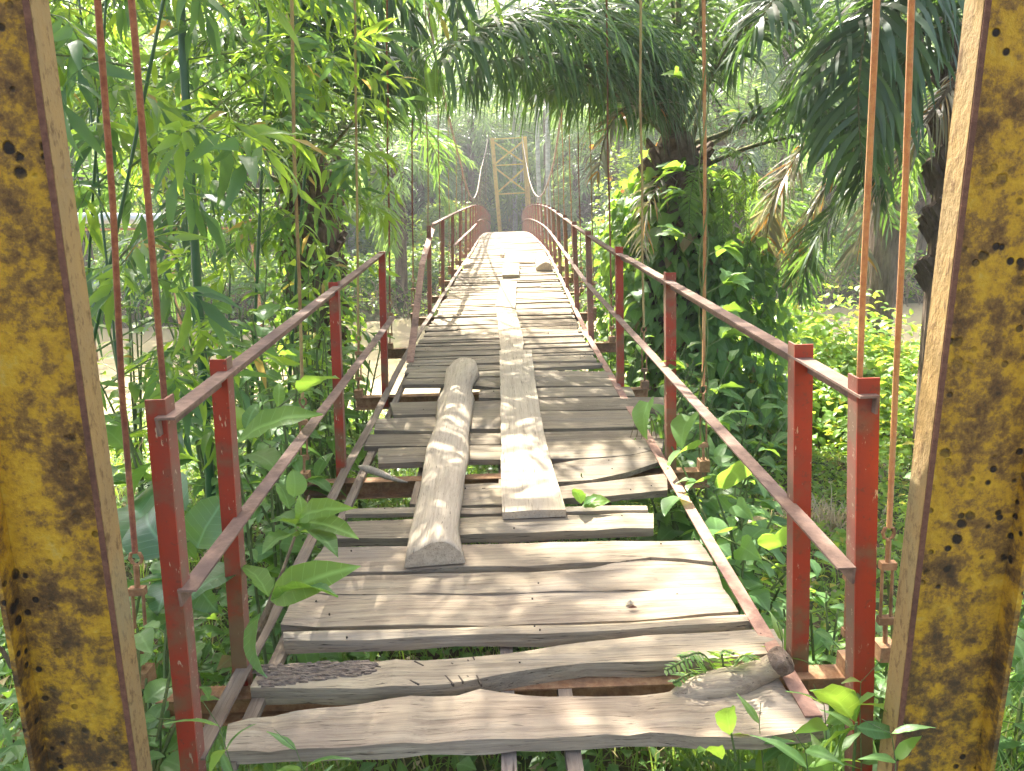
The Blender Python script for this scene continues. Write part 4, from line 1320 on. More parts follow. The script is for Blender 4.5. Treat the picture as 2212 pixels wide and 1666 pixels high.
own_frond(pL, [c3, at(800, -200, 9.0), at(1000, -330, 8.0), at(1200, -330, 7.2), at(1350, -230, 6.7)], LM_PALM, 1.0, 120, .036, 1.2, .04, seed=162, t0=.15)
own_frond(pL, [c3, at(600, -300, 8.0), at(620, -600, 6.2), at(760, -800, 4.9), at(980, -800, 4.0)], LM_PALM, 1.0, 120, .040, 1.0, .04, seed=163, t0=.15)  # this and the two before it added overhead to shade the near deck
own_frond(pR, [c1, at(1500, 60, 9.4), at(1520, -80, 9.4), at(1600, -200, 9.2), at(1720, -240, 9.0), at(1850, -160, 8.8)], LM_PALM2, .9, 90, .038, 1.0, .035, seed=47)
own_frond(pR, [c1, at(1330, -20, 9.9), at(1200, -230, 10.2), at(1050, -300, 10.4), at(900, -230, 10.6), at(800, -60, 10.7)], LM_PALM, 1.0, 110, .038, 1.2, .035, seed=48)

# --- palms on the far bank (things behind the river)
def bgpalm(u, v, Y, label, seed, mat=LM_PALM2, **kw):
    c_ = at(u, v, Y); gz_ = float(hgt(c_[0], c_[1]))
    hh = c_[2] - gz_
    if hh < .6: gz_ = c_[2] - .8; hh = .8
    return palm((c_[0], c_[1], gz_), hh, label, mat, seed=seed, tagname=kw.pop("tagname", "far"), Lf=kw.pop("Lf", 4.6), L=kw.pop("L", .95), n=kw.pop("n", 40), w=kw.pop("w", .055), seg=3, **kw)


TOB = lambda a: a < 1.25 or a > 5.0
TOL = lambda a: 1.9 < a < 4.4
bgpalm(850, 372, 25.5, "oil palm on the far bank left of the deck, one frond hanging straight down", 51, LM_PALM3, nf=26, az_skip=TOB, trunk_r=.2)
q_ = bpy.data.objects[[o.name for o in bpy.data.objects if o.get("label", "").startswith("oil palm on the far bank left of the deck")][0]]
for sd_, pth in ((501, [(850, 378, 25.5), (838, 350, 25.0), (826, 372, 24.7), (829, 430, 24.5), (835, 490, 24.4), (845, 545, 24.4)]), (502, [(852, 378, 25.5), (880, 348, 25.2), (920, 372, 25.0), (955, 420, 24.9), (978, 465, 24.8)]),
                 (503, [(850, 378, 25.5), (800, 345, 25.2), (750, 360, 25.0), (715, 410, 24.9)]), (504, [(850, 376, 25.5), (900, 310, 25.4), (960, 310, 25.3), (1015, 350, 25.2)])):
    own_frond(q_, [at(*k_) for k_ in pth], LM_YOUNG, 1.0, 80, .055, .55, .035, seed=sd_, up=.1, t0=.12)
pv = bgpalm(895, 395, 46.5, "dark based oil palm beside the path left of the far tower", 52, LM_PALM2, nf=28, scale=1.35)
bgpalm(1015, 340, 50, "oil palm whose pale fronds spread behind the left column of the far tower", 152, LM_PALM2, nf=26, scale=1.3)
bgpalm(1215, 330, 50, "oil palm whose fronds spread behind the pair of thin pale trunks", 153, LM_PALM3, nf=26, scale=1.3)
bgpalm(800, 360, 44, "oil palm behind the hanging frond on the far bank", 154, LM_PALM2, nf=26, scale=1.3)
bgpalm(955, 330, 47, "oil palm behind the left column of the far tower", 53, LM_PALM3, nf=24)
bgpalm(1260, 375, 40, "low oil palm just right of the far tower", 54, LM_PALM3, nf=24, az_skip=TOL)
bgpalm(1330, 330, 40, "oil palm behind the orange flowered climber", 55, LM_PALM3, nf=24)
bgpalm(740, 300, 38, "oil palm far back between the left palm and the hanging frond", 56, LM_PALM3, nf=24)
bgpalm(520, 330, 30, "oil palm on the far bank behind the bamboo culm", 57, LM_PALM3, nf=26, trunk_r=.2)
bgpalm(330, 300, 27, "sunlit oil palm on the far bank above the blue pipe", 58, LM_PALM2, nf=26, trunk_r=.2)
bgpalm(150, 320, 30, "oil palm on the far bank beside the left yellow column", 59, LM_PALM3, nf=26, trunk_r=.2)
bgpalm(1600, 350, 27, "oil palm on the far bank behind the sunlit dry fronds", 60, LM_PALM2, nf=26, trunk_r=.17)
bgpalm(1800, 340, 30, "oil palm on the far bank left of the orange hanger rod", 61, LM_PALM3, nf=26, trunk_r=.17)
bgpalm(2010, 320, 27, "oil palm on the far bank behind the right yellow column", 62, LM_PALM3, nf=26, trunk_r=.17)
for i, (u, v, Y) in enumerate([(60, 180, 42), (260, 120, 48), (450, 150, 44), (620, 100, 50), (800, 120, 52), (960, 140, 55), (1120, 120, 56), (1260, 150, 50), (1420, 110, 48), (1580, 150, 46), (1740, 120, 50), (1920, 160, 46), (2120, 120, 44),
                               (180, 250, 60), (560, 240, 62), (1050, 250, 60), (1380, 240, 64), (1680, 250, 60), (2200, 260, 48), (-60, 250, 36),
                               (900, 250, 44), (1010, 200, 47), (1180, 220, 45), (1290, 260, 43), (680, 210, 44), (1450, 250, 43), (400, 260, 42), (1540, 200, 50), (780, 330, 47), (1130, 330, 58), (1020, 360, 60), (1240, 300, 54),
                               (930, 390, 50), (1200, 380, 50), (1000, 330, 52), (860, 300, 48), (700, 380, 42), (560, 380, 40), (1320, 390, 46), (1480, 380, 44), (1650, 380, 42), (1780, 390, 44), (1900, 380, 40), (430, 390, 38), (280, 380, 42), (120, 380, 40), (1095, 400, 62), (620, 340, 50)]):
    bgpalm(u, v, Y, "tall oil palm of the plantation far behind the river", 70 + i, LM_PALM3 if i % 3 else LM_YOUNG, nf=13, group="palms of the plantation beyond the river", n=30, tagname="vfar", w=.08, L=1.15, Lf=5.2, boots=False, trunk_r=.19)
for i, (u, Y, h, s_) in enumerate([(880, 46, 1.2, 1.1), (960, 51, 1.6, 1.2), (1030, 48, .9, 1.0), (1090, 53, 1.6, 1.2), (1175, 49, 1.2, 1.1), (1230, 45, .9, 1.1), (1290, 51, 1.5, 1.2), (1380, 46, 1.1, 1.1), (800, 50, 1.4, 1.2), (720, 45, 1.0, 1.1),
                                   (600, 42, 1.2, 1.1), (480, 44, 1.4, 1.1), (340, 41, 1.2, 1.1), (1500, 43, 1.2, 1.1), (1620, 41, 1.3, 1.1), (1760, 42, 1.2, 1.1), (1880, 40, 1.2, 1.1), (200, 43, 1.3, 1.2), (1000, 58, 3.2, 1.4), (1140, 57, 3.4, 1.4), (1060, 63, 4.5, 1.5), (1220, 60, 4.0, 1.5), (920, 60, 4.0, 1.5)]):
    c_ = at(u, 450, Y)
    palm((c_[0], c_[1], float(hgt(c_[0], c_[1]))), h, "young oil palm with bright fronds near the ground beyond the river", LM_YOUNG, seed=200 + i, tagname="young", Lf=3.6, L=.85, n=36, w=.06, nf=20, scale=s_, trunk_r=.16, group="young palms beyond the river", name="young_oil_palm", boots=False, seg=3)
for i, (u, v, Y, lab) in enumerate([(1560, 95, 29, "tall oil palm on the far bank showing above the right palm trunk"), (1710, 70, 31, "tall oil palm on the far bank behind the top of the dry fronds"), (1330, 70, 33, "tall oil palm on the far bank above the arching frond"), (560, 110, 29, "tall oil palm on the far bank above the left palm"), (300, 60, 31, "tall oil palm on the far bank above the bamboo tops")]):
    bgpalm(u, v, Y, lab, 240 + i, LM_PALM2, nf=24, trunk_r=.2)
q_ = bpy.data.objects[[o.name for o in bpy.data.objects if o.get("label", "").startswith("oil palm whose pale fronds spread")][0]]
for sd_, pth in ((511, [(1000, 345, 49), (1010, 310, 48.5), (1050, 325, 48), (1085, 370, 47.5), (1100, 425, 47.5)]), (512, [(1000, 345, 49), (985, 315, 48.5), (950, 320, 48), (920, 370, 47.5), (910, 420, 47.5)])):
    own_frond(q_, [at(*k_) for k_ in pth], LM_YOUNG, 1.5, 80, .08, .6, .05, seed=sd_, up=.1, t0=.12)
# canopy closing over the viewer: palms whose crowns hang above the frame and shade the near deck
for i, (x, y_, z, lab) in enumerate([(-5.6, 6.6, 6.8, "tall oil palm on the left bank with its crown above the bridge"), 
                                     (6.6, 13.2, 6.4, "oil palm at the water edge on the right with its crown above the frame"),(-7.8, 12.0, 8.6, "tall oil palm standing left behind the bamboo clump"),(-8.2, 5.0, 7.2, "oil palm standing left beyond the yellow column")]):
    g_ = float(hgt(x, y_))
    palm((x, y_, g_), z - g_, lab, LM_PALM, seed=95 + i, tagname="near2", nf=26, trunk_r=.26, Lf=4.3, L=.95, n=60, w=.040, els=[0, 1, 6, 1, 2], scale=1.2)

# --- slender pale trunks on the far side
def areca(u0, v0, u1, v1, Y, r_, label, seed):
    a, b_ = at(u0, v0, Y), at(u1, v1, Y)
    gz_ = min(a[2], float(hgt(a[0], a[1])))
    base = np.array([a[0], a[1], gz_]); top = b_
    e = empty("areca_palm", tuple(base), label, "palm tree", "slender pale palm trunks beyond the far tower")
    mb = MB(); n = 14
    mb.tube([base + (top - base) * q + (.03 * math.sin(5 * q + seed), 0, 0) for q in np.linspace(-.02, 1, n)], list(np.linspace(r_ * 1.15, r_ * .8, n)), 8)
    mb.build("trunk", BARK_PALE, e, True)
    fs = fronds_for(LM_PALM3, 2.4, .6, 24, .06, "areca", 3)
    for i in range(9):
        M = Matrix.Translation(Vector(top)) @ Matrix.Rotation(i * 2.4 + seed, 4, 'Z')
        link("frond", fs[[0, 1, 2, 6, 7][i % 5]], e, None, M)


areca(1112, 500, 1105, -60, 48, .13, "pale slender trunk seen between the columns of the far tower, left one", 1)
areca(1130, 490, 1120, -40, 49, .12, "pale slender trunk next to the right column of the far tower", 2)
areca(1168, 460, 1152, -30, 38, .10, "thin pale trunk right of the far tower, left one of a pair", 3)
areca(1187, 460, 1176, -70, 38, .11, "thin pale trunk right of the far tower, right one of a pair", 4)
areca(757, 500, 755, 60, 36, .15, "pale palm trunk on the far bank behind the left railing", 5)
areca(690, 500, 700, 40, 45, .15, "pale palm trunk far back left of the bridge", 6)
areca(1920, 500, 1915, 60, 44, .15, "pale palm trunk far back at right", 7)


# ------------------------------------------------------------------ broadleaf trees and undergrowth beyond the river
def tree(loc, h, cr_r, label, mat=LM_TREE, n=2600, size=.22, seed=0, group=None, cat="tree", name="broadleaf_tree", trunk=.14):
    r = np.random.default_rng(seed + 2000); loc = np.array(loc, float)
    e = empty(name, tuple(loc), label, cat, group)
    mb = MB(); top = loc + (r.normal(0, .3), r.normal(0, .3), h)
    mb.tube(cr([loc - (0, 0, .3), loc + (r.normal(0, .15), r.normal(0, .15), h * .4), loc + (r.normal(0, .2), 0, h * .7), top], 10), list(np.linspace(trunk, trunk * .3, 10)), 8)
    nc = 16; cc = []
    for i in range(nc):
        a = i * 2.4; q = r.uniform(.3, 1)
        c_ = loc + (math.cos(a) * cr_r * q, math.sin(a) * cr_r * q, h * r.uniform(.35, 1.05))
        b = loc + (0, 0, h * r.uniform(.3, .7))
        mb.tube(cr([b, (b + c_) / 2 + (0, 0, .2), c_], 5), list(np.linspace(trunk * .35, .015, 5)), 5)
        cc.append(c_)
    mb.build("trunk", BARK_TREE, e)
    cc = np.array(cc); ci = r.integers(0, nc, n)
    off = r.normal(0, 1, (n, 3)) * np.array([.42, .42, .30]) * cr_r * .75
    P = cc[ci] + off
    me = leaves_mesh("crown", P, r.uniform(0, 6.28, n), r.normal(-.3, .5, n), r.normal(0, .5, n), size * r.uniform(.6, 1.4, n), TS['ovate'])
    tag(link("crown", me, e, mat), kind="stuff")
    return e


for i, (x, y_, h, rr_, lab) in enumerate([
        (-9, 42, 9, 3.6, "leafy tree behind the far bank left of the blue pipe"), (-15, 46, 10, 4.2, "tall leafy tree beyond the far bank at far left"),
         
        (8, 44, 9, 3.6, "leafy tree behind the orange flowered climber"), (13, 42, 9.5, 4.0, "leafy tree beyond the far bank behind the dry fronds"),
        (19, 44, 10, 4.2, "leafy tree beyond the far bank near the right column"), (-22, 40, 10, 4.5, "leafy tree beyond the far bank behind the left column"),
        (26, 42, 11, 4.5, "leafy tree far right beyond the river")]):
    tree((x, y_, float(hgt(x, y_))), h, rr_, lab, seed=i, n=2400, size=.36)

# the wood behind: one leafy mass with depth
def forest(name, y0, y1, x0, x1, z0, z1, n, size, mat, seed):
    r = np.random.default_rng(seed)
    nc = 420
    C = np.stack([r.uniform(x0, x1, nc), r.uniform(y0, y1, nc), z0 + (z1 - z0) * r.uniform(0, 1, nc) ** 1.1], -1)
    ci = r.integers(0, nc, n)
    P = C[ci] + r.normal(0, 1, (n, 3)) * np.array([2.0, 1.6, 1.3])
    me = leaves_mesh(name, P, r.uniform(0, 6.28, n), r.normal(-.3, .6, n), r.normal(0, .5, n), size * r.uniform(.6, 1.5, n), TS['ovate'], r.random(n))
    return tag(link(name, me, None, mat), kind="stuff")


tag(forest("shrub_wall", 51, 57, -34, 36, -1.5, 6.5, 22000, .34, LM_BRIGHT, 14), "belt of sunlit shrubs between the plantation palms behind the far tower", "shrubs")
tag(forest("far_wood", 60, 76, -62, 62, -1.5, 12.0, 34000, .8, LM_TREE, 4), "dense green wood closing the view far behind the river", "wood")
tag(forest("wood_beyond", 84, 112, -95, 95, 0, 23, 42000, 1.6, LM_TREE, 5), "wood far beyond, seen only through gaps in the nearer trees", "wood")

# undergrowth on the far bank
def cover(name, poly_fn, n, kind, mat, size, label, cat, seed, hmax=.4, pitch=(.1, .45), tmpl=None, clump=0):
    r = np.random.default_rng(seed)
    P = poly_fn(r, n)
    if clump:
        k_ = r.random(len(P)); P[:, 2] += hmax * k_ * np.clip(.5 + .5 * np.sin(P[:, 0] * clump + 1.3 * np.sin(P[:, 1] * clump)), .1, 1)
    else: P[:, 2] += hmax * r.random(len(P)) ** 1.5
    N = len(P)
    me = leaves_mesh(name, P, r.uniform(0, 6.28, N), r.normal(pitch[0], pitch[1], N), r.normal(0, .4, N), size * r.uniform(.6, 1.4, N), (tmpl or TS)[kind], r.random(N))
    return tag(link(name, me, None, mat), label, cat, kind="stuff")


def area(x0, x1, y0, y1, skip=None):
    def f(r, n):
        x = r.uniform(x0, x1, n); y_ = r.uniform(y0, y1, n)
        P = np.stack([x, y_, hgt(x, y_)], -1)
        if skip is not None: P = P[~skip(x, y_)]
        return P
    return f


path_skip = lambda x, y_: (np.abs(x - .6) < .9) & (y_ > 40)
cover("bank_undergrowth", area(-26, 26, 24.0, 33, None), 30000, 'ovate', LM_BRIGHT, .20, "green undergrowth of the far river bank", "undergrowth", 61, .8, clump=1.1)
cover("plantation_floor", area(-30, 30, 33, 58, path_skip), 36000, 'ovate', LM_BRIGHT, .22, "low green cover on the plantation floor", "undergrowth", 62, .5, clump=.7)
# roots and dry stalks hanging over the water's edge
r_ = np.random.default_rng(77); mb = MB()
for i in range(520):
    x = r_.uniform(-14, 16); y_ = 24.0 + r_.normal(0, .25)
    a = np.array([x, y_ + .3, WATER_Z + r_.uniform(.5, 1.2)]); b_ = a + (r_.normal(0, .35), -r_.uniform(.2, .6), -r_.uniform(.3, 1.1))
    mb.tube(cr([a, (a + b_) / 2 + (r_.normal(0, .15), -.1, .1), b_], 5), .016, 3, cap=False)
tag(mb.build("hanging_roots", STEM_BROWN), "tangle of dry roots hanging over the water on the far bank", "roots", kind="stuff")
for i, (x, y_, rx_, h, lab) in enumerate([(-8.5, 25.5, 2.0, 1.8, "bush on the far bank right below the blue pipe"), (-4.6, 26, 1.5, 1.5, "bush on the far bank left of the bent rail"),
                                          (-2.5, 27.5, 1.2, 1.3, "bush beside the far end of the left railing"), (3.4, 27, 1.5, 1.9, "round green bush right of the far end of the deck"),
                                          (5.2, 25.5, 1.7, 1.6, "bush on the far bank behind the middle right posts"), (9.0, 25.8, 1.8, 1.5, "dark bush at the far water edge below the dry fronds"),
                                          (12.5, 26.5, 2.2, 2.2, "bush on the far bank left of the orange hanger"), (-12.5, 26, 2.4, 2.2, "bush on the far bank beside the left column"),
                                          (16, 26.5, 2.4, 2.4, "bush on the far bank at far right")]):
    cloud_bush("bank_bush", (x, y_, float(hgt(x, y_)) - .1), (rx_, rx_ * .8, h), 1500, 'ovate', [LM_VINE, LM_BROAD, LM_TREE][i % 3], .26, lab, seed=i)
for i, (x, y_, rx_, h, lab) in enumerate([(-11.5, 34, 2.6, 3.2, "tall sunlit thicket beyond the river left of the pale palm trunk"), (-8.0, 35.5, 2.4, 2.8, "sunlit thicket beyond the river behind the hanging palm frond"), (-4.8, 37, 2.2, 2.4, "sunlit thicket beyond the river left of the far railing"),
                                          (-2.6, 40, 1.6, 2.3, "leafy bush beside the foot of the far tower at left"), (3.3, 40, 1.7, 2.6, "leafy bush beside the foot of the far tower at right"), (6.2, 36, 2.4, 3.0, "sunlit thicket behind the flowering climber"),
                                          (10.5, 35, 2.6, 3.0, "sunlit thicket beyond the river behind the right palm"), (15, 34, 2.8, 3.4, "sunlit thicket beyond the river left of the ochre rods"), (-16, 34, 3.0, 3.6, "sunlit thicket beyond the river beside the left column"), (0.9, 50, 2.4, 2.6, "green thicket closing the path behind the far tower")]):
    cloud_bush("thicket", (x, y_, float(hgt(x, y_)) - .1), (rx_, rx_ * .8, h), 2300, 'ovate', [LM_BRIGHT, LM_TREE][i % 3 == 1], .30, lab, seed=120 + i)
# climber with orange flowers over a stump on the far bank
fl = cloud_bush("flowering_climber", (5.0, 29.5, -1.6), (1.9, 1.2, 4.6), 3600, 'ovate', LM_BRIGHT, .20, "tall sunlit climber dotted with orange flowers right of the bridge", "climber", seed=40)
r_ = np.random.default_rng(9)
for i in range(16):
    p = np.array([5.0, 29.5, -1.6]) + (r_.uniform(-1.6, 1.4), -1.0 - r_.uniform(0, .3), r_.uniform(1.2, 4.2))
    mb = MB()
    for q in range(6):
        a = q * math.pi / 3; d0 = np.array([math.cos(a), 0, math.sin(a)]) * .10; d1 = np.array([-math.sin(a), 0, math.cos(a)]) * .05
        mb.add([p, p + d0 * .6 + d1, p + d0 + (0, -.03, 0), p + d0 * .6 - d1], [(0, 1, 2, 3)])
    mb.build("flower", LM_ORANGE, fl)

# ------------------------------------------------------------------ bamboo on the left
def spray_mesh(seed, n=9, Ls=.19, wv=1.0):
    """a twig with a fan of narrow drooping leaves, along +X"""
    r = np.random.default_rng(seed)
    tw = cr([(0, 0, 0), (.14, .01, .02), (.28, .0, .0), (.36, .01, -.05)], 8)
    mb = MB(); mb.tube(tw, list(np.linspace(.0028, .001, 8)), 4, cap=False)
    t = np.linspace(.25, 1, n)
    P = np.stack([np.interp(t, np.linspace(0, 1, 8), tw[:, i]) for i in range(3)], -1)
    az = np.tile([.75, -.75], n)[:n] * np.linspace(1.1, .4, n) + r.normal(0, .25, n)
    pi_ = r.normal(-.65, .35, n)
    V, T, UV = TS3['lance']
    M = mats_from(az, pi_, r.normal(0, .6, n))
    S = Ls * r.uniform(.7, 1.35, n)
    W = np.einsum('nij,kj->nki', M, V * np.array([1, wv, 1])) * S[:, None, None] + P[:, None, :]
    TT = (T[None] + (np.arange(n) * len(V))[:, None, None]).reshape(-1, 3)
    tri = []
    for f in mb.f: tri += [(f[0], f[1], f[2]), (f[0], f[2], f[3])]
    nb = len(mb.v)
    me = np_mesh("leaf_spray", np.vstack([np.array(mb.v), W.reshape(-1, 3)]), np.vstack([np.array(tri), TT + nb]), None,
                 np.r_[np.full(nb, .1), np.repeat(r.random(n), len(V))])
    return me


SPRAYS = [spray_mesh(i + 200, 9 + i % 4, (.22 if i in (1, 4) else .17) + .012 * (i % 3), .9) for i in range(7)]
for i, s_ in enumerate(SPRAYS): s_.materials.append(LM_BAMBOO2 if i in (1, 4) else LM_BAMBOO)


def bamboo(base, top, rad, label, seed, nbr=14, brl=1.3, z_from=.25, bias=None, spn=9, name="bamboo", sc_=1.0, nodes_r=None):
    r = np.random.default_rng(seed + 3000)
    base, top = np.array(base, float), np.array(top, float)
    e = empty(name, tuple(base), label, "bamboo")
    L_ = np.linalg.norm(top - base); nn = max(6, int(L_ / .32))
    P = cr([base, base + (top - base) * .5 + r.normal(0, .03, 3), top], nn * 3)
    rad_ = []
    for i in range(nn * 3):
        q = rad * (1 - .35 * i / (nn * 3)); rad_.append(q * (1.18 if i % 3 == 0 else 1.0))
    mb = MB(); mb.tube(P, rad_, 9); mb.build("culm", CULM, e, True)
    k_ = 0
    for i in range(nbr):
        q = z_from + (1 - z_from) * (i + .5) / nbr
        b = P[int(q * (len(P) - 1))]
        a = r.uniform(0, 6.28) if bias is None else bias + r.normal(0, .9)
        el = r.uniform(.15, .8); bl = brl * r.uniform(.6, 1.2)
        d = np.array([math.cos(a) * math.cos(el), math.sin(a) * math.cos(el), math.sin(el)])
        bp = cr([b, b + d * bl * .5, b + d * bl * .85 + (0, 0, -.08 * bl), b + d * bl * 1.05 + (0, 0, -.35 * bl)], 9)
        mb = MB(); mb.tube(bp, list(np.linspace(.006, .002, 9)), 5, cap=False); br = mb.build("branch", STEM_GREEN, e)
        for j in range(spn):
            t = .2 + .8 * (j + r.random()) / spn
            f = min(t, .999) * 8; j0 = int(f); p = bp[j0] * (1 - f + j0) + bp[min(8, j0 + 1)] * (f - j0)
            aa = a + r.choice([-1, 1]) * r.uniform(.2, 1.3)
            if thin_here(p + np.array([math.cos(aa), math.sin(aa), -.3]) * .2, r): continue
            M = Matrix.Translation(Vector(p)) @ Matrix.Rotation(aa, 4, 'Z') @ Matrix.Rotation(r.normal(.15, .35), 4, 'Y') @ Matrix.Rotation(r.normal(0, .5), 4, 'X') @ Matrix.Scale(sc_ * r.uniform(.8, 1.25), 4)
            link("leaf_spray", SPRAYS[(k_ + seed) % 7], e, None, M); k_ += 1
    return e


def gnd(p): return (p[0], p[1], float(hgt(p[0], p[1])) - .05)
A0, A1 = at(384, 640, 5.4), at(412, -120, 5.4)
bamboo(gnd(A0), A1 + (0, 0, 1.2), .034, "thick dark green bamboo culm standing behind the second left hanger rod", 1, nbr=12, brl=1.15, spn=6, z_from=.48)
B0 = at(215, 700, 6.2); bamboo(gnd(B0), at(150, -200, 6.6), .012, "bamboo stem left of the reddest hanger rod", 2, nbr=9, brl=1.1, spn=7, z_from=.6)
B0 = at(560, 640, 7.2); bamboo(gnd(B0), at(700, -60, 7.0), .018, "thin bamboo stem leaning right past the left palm", 3, nbr=10, brl=1.0, spn=7)
B0 = at(470, 640, 6.4); bamboo(gnd(B0), at(585, -60, 6.0), .015, "thin dark bamboo stem crossing behind the top of the left hanger", 4, nbr=10, brl=.9, spn=7)
B0 = at(60, 700, 5.0); bamboo(gnd(B0), at(240, -160, 4.4), .010, "bamboo stem rising beside the left yellow column", 5, nbr=7, brl=.8, spn=6, z_from=.6)
B0 = at(300, 640, 8.4); bamboo(gnd(B0), at(270, -160, 8.6), .013, "bamboo stem further back near the blue pipe", 6, nbr=9, brl=1.2, sc_=1.05, z_from=.62)
B0 = at(120, 640, 7.8); bamboo(gnd(B0), at(60, -160, 8.0), .014, "bamboo stem at the far left edge above the pipe", 7, nbr=9, brl=1.2, sc_=1.05, z_from=.62)
B0 = at(440, 700, 9.4); bamboo(gnd(B0), at(500, 120, 9.6), .012, "short bamboo stem on the river bank behind the culm", 8, nbr=8, brl=1.1, sc_=1.0, z_from=.7)
B0 = at(-80, 700, 4.2); bamboo(gnd(B0), at(420, -330, 3.6), .010, "bamboo stem arching in over the left hangers from outside", 9, nbr=9, brl=1.0, spn=7)

# ------------------------------------------------------------------ shrubs left of the bridge
SH = [  # u, v of the crown, distance, height below it, spread, stems, leaves, kind, material, leaf size, label
 (560, 700, 4.6, .35, 6, 90, 'ovate', LM_BROAD, .17, "tall leafy shrub between the second and third left posts"),
 (470, 640, 5.4, .35, 6, 90, 'ovate', LM_BROAD, .17, "leafy shrub behind the second left post"),
 (640, 640, 6.0, .35, 6, 80, 'long', LM_BROAD, .22, "shrub with long leaves behind the left railing"),
 (300, 860, 3.6, .25, 5, 70, 'ovate', LM_VINE, .15, "shrub between the reddest hanger rod and the first left post"),
 (600, 820, 3.9, .25, 5, 70, 'long', LM_BROAD, .17, "shrub pressing against the left middle rail"),
 (700, 720, 5.3, .25, 5, 70, 'long', LM_FRESH, .20, "yellow green shrub behind the third left post"),
 (560, 960, 3.3, .22, 5, 60, 'ovate', LM_VINE, .13, "low shrub inside the bend of the left railings"),
 (740, 640, 6.6, .35, 5, 70, 'ovate', LM_FRESH, .20, "bright leaved shrub next to the third left post"),
 (390, 620, 6.6, .45, 6, 80, 'long', LM_BROAD, .20, "shrub around the foot of the thick bamboo culm"),
 (520, 560, 7.4, .50, 6, 80, 'ovate', LM_FRESH, .20, "sunlit shrub further down the left bank"),
 (640, 540, 8.4, .50, 6, 80, 'ovate', LM_BRIGHT, .22, "sunlit yellow green shrub near the water left of the bridge"),
 (230, 590, 7.0, .50, 6, 80, 'long', LM_BAMBOO, .22, "grassy shrub under the blue pipe"),
]
for i, (u, v, Y, sp, ns, nl, kd, mt, sz, lab) in enumerate(SH):
    p = at(u, v, Y); z0 = float(hgt(p[0], p[1]))
    shrub("leafy_shrub", (p[0], p[1], z0), max(.3, p[2] - z0), sp, ns, nl, kd, mt, sz, lab, seed=i, petiole=.18)

# big leaved plants close to the left posts, leaves set where they were measured
bl = empty("big_leaved_sapling", gnd(at(480, 1560, 2.35)), "sapling with big dark glossy leaves around the second left post", "sapling")
mb = MB(); o_ = np.array(bl.location)
node1 = at(590, 1300, 2.05); node2 = at(632, 1190, 2.35)
st1 = cr([o_, at(500, 1480, 2.3), at(560, 1370, 2.15), node1], 10)
mb.tube(st1, list(np.linspace(.012, .005, 10)), 6)
st2 = cr([at(520, 1440, 2.3), at(600, 1260, 2.4), at(640, 1150, 2.5), at(668, 1070, 2.6)], 10)
mb.tube(st2, list(np.linspace(.010, .003, 10)), 6)
mb.build("stem", STEM_BROWN, bl)
def leaf_px(parent, kd, mt, a, b_, Ya, Yb, roll=0., var=0, width=1.0):
    p, q = at(*a, Ya), at(*b_, Yb); d = q - p; L_ = np.linalg.norm(d)
    place_leaf(parent, kd, mt, p, d + np.array([0, 0, .12 * L_]), L_ * 1.03, roll, var, width)
leaf_px(bl, 'round', LM_BIG, (563, 1325), (546, 1470), 1.98, 1.90, 1.25, 1, .85)      # the hanging dark leaf
leaf_px(bl, 'long', LM_FRESH, (585, 1295), (755, 1238), 2.02, 1.95, .9, 2, 1.0)
leaf_px(bl, 'long', LM_BIG, (588, 1300), (735, 1262), 2.02, 1.9, -.5, 0, .7)
leaf_px(bl, 'ovate', LM_FRESH, (580, 1290), (520, 1205), 2.05, 2.15, .3, 3, .8)
leaf_px(bl, 'long', LM_FRESH, (640, 1130), (770, 1165), 2.45, 2.3, .3, 1, .8)
leaf_px(bl, 'long', LM_FRESH, (645, 1120), (745, 1110), 2.45, 2.3, .8, 0, .9)
leaf_px(bl, 'ovate', LM_FRESH, (652, 1135), (650, 1065), 2.45, 2.5, .5, 2, .8)
leaf_px(bl, 'ovate', LM_BROAD, (650, 1140), (575, 1130), 2.45, 2.35, .2, 1, .8)
leaf_px(bl, 'ovate', LM_BROAD, (645, 1150), (740, 1185), 2.42, 2.25, -.2, 3, .7)
leaf_px(bl, 'ovate', LM_BROAD, (640, 1160), (570, 1175), 2.42, 2.25, .0, 2, .7)
leaf_px(bl, 'round', LM_VINE, (635, 1075), (638, 1010), 2.6, 2.65, .8, 0, .9)
leaf_px(bl, 'ovate', LM_BROAD, (625, 1100), (600, 1040), 2.6, 2.7, .3, 1, .8)
leaf_px(bl, 'ovate', LM_BIG, (520, 1235), (395, 1290), 2.2, 2.0, -.2, 2, .8)
bg_ = empty("big_leaved_plant", gnd(at(330, 1500, 2.6)), "plant with very large veined leaves between the first left post and the second", "plant")
o_ = np.array(bg_.location)
hub = at(400, 1210, 2.5)
mb = MB(); mb.tube(cr([o_, at(360, 1380, 2.55), hub], 8), list(np.linspace(.014, .007, 8)), 6); mb.build("stem", STEM_GREEN, bg_)
for a, b_, Ya, Yb, ro, va, wd in (((425, 1185), (498, 1065), 2.45, 2.5, .9, 0, .95), ((370, 1200), (285, 1105), 2.5, 2.7, -.7, 1, .95), ((355, 1180), (240, 1060), 2.6, 3.0, -.3, 2, .9),
                                 ((395, 1240), (330, 1330), 2.4, 2.2, .4, 3, .9), ((330, 1000), (268, 1110), 3.0, 2.9, .6, 1, .9), ((420, 1230), (445, 1330), 2.4, 2.25, .9, 2, .8),
                                 ((380, 1260), (290, 1260), 2.4, 2.35, .2, 0, .8)):
    leaf_px(bg_, 'round', LM_BIG, a, b_, Ya, Yb, ro, va, wd * .82)
lp = empty("long_leaved_plant", gnd(at(560, 1300, 3.1)), "plant with long bright leaves reaching over the left middle rail", "plant")
o_ = np.array(lp.location); hub = at(520, 960, 2.95)
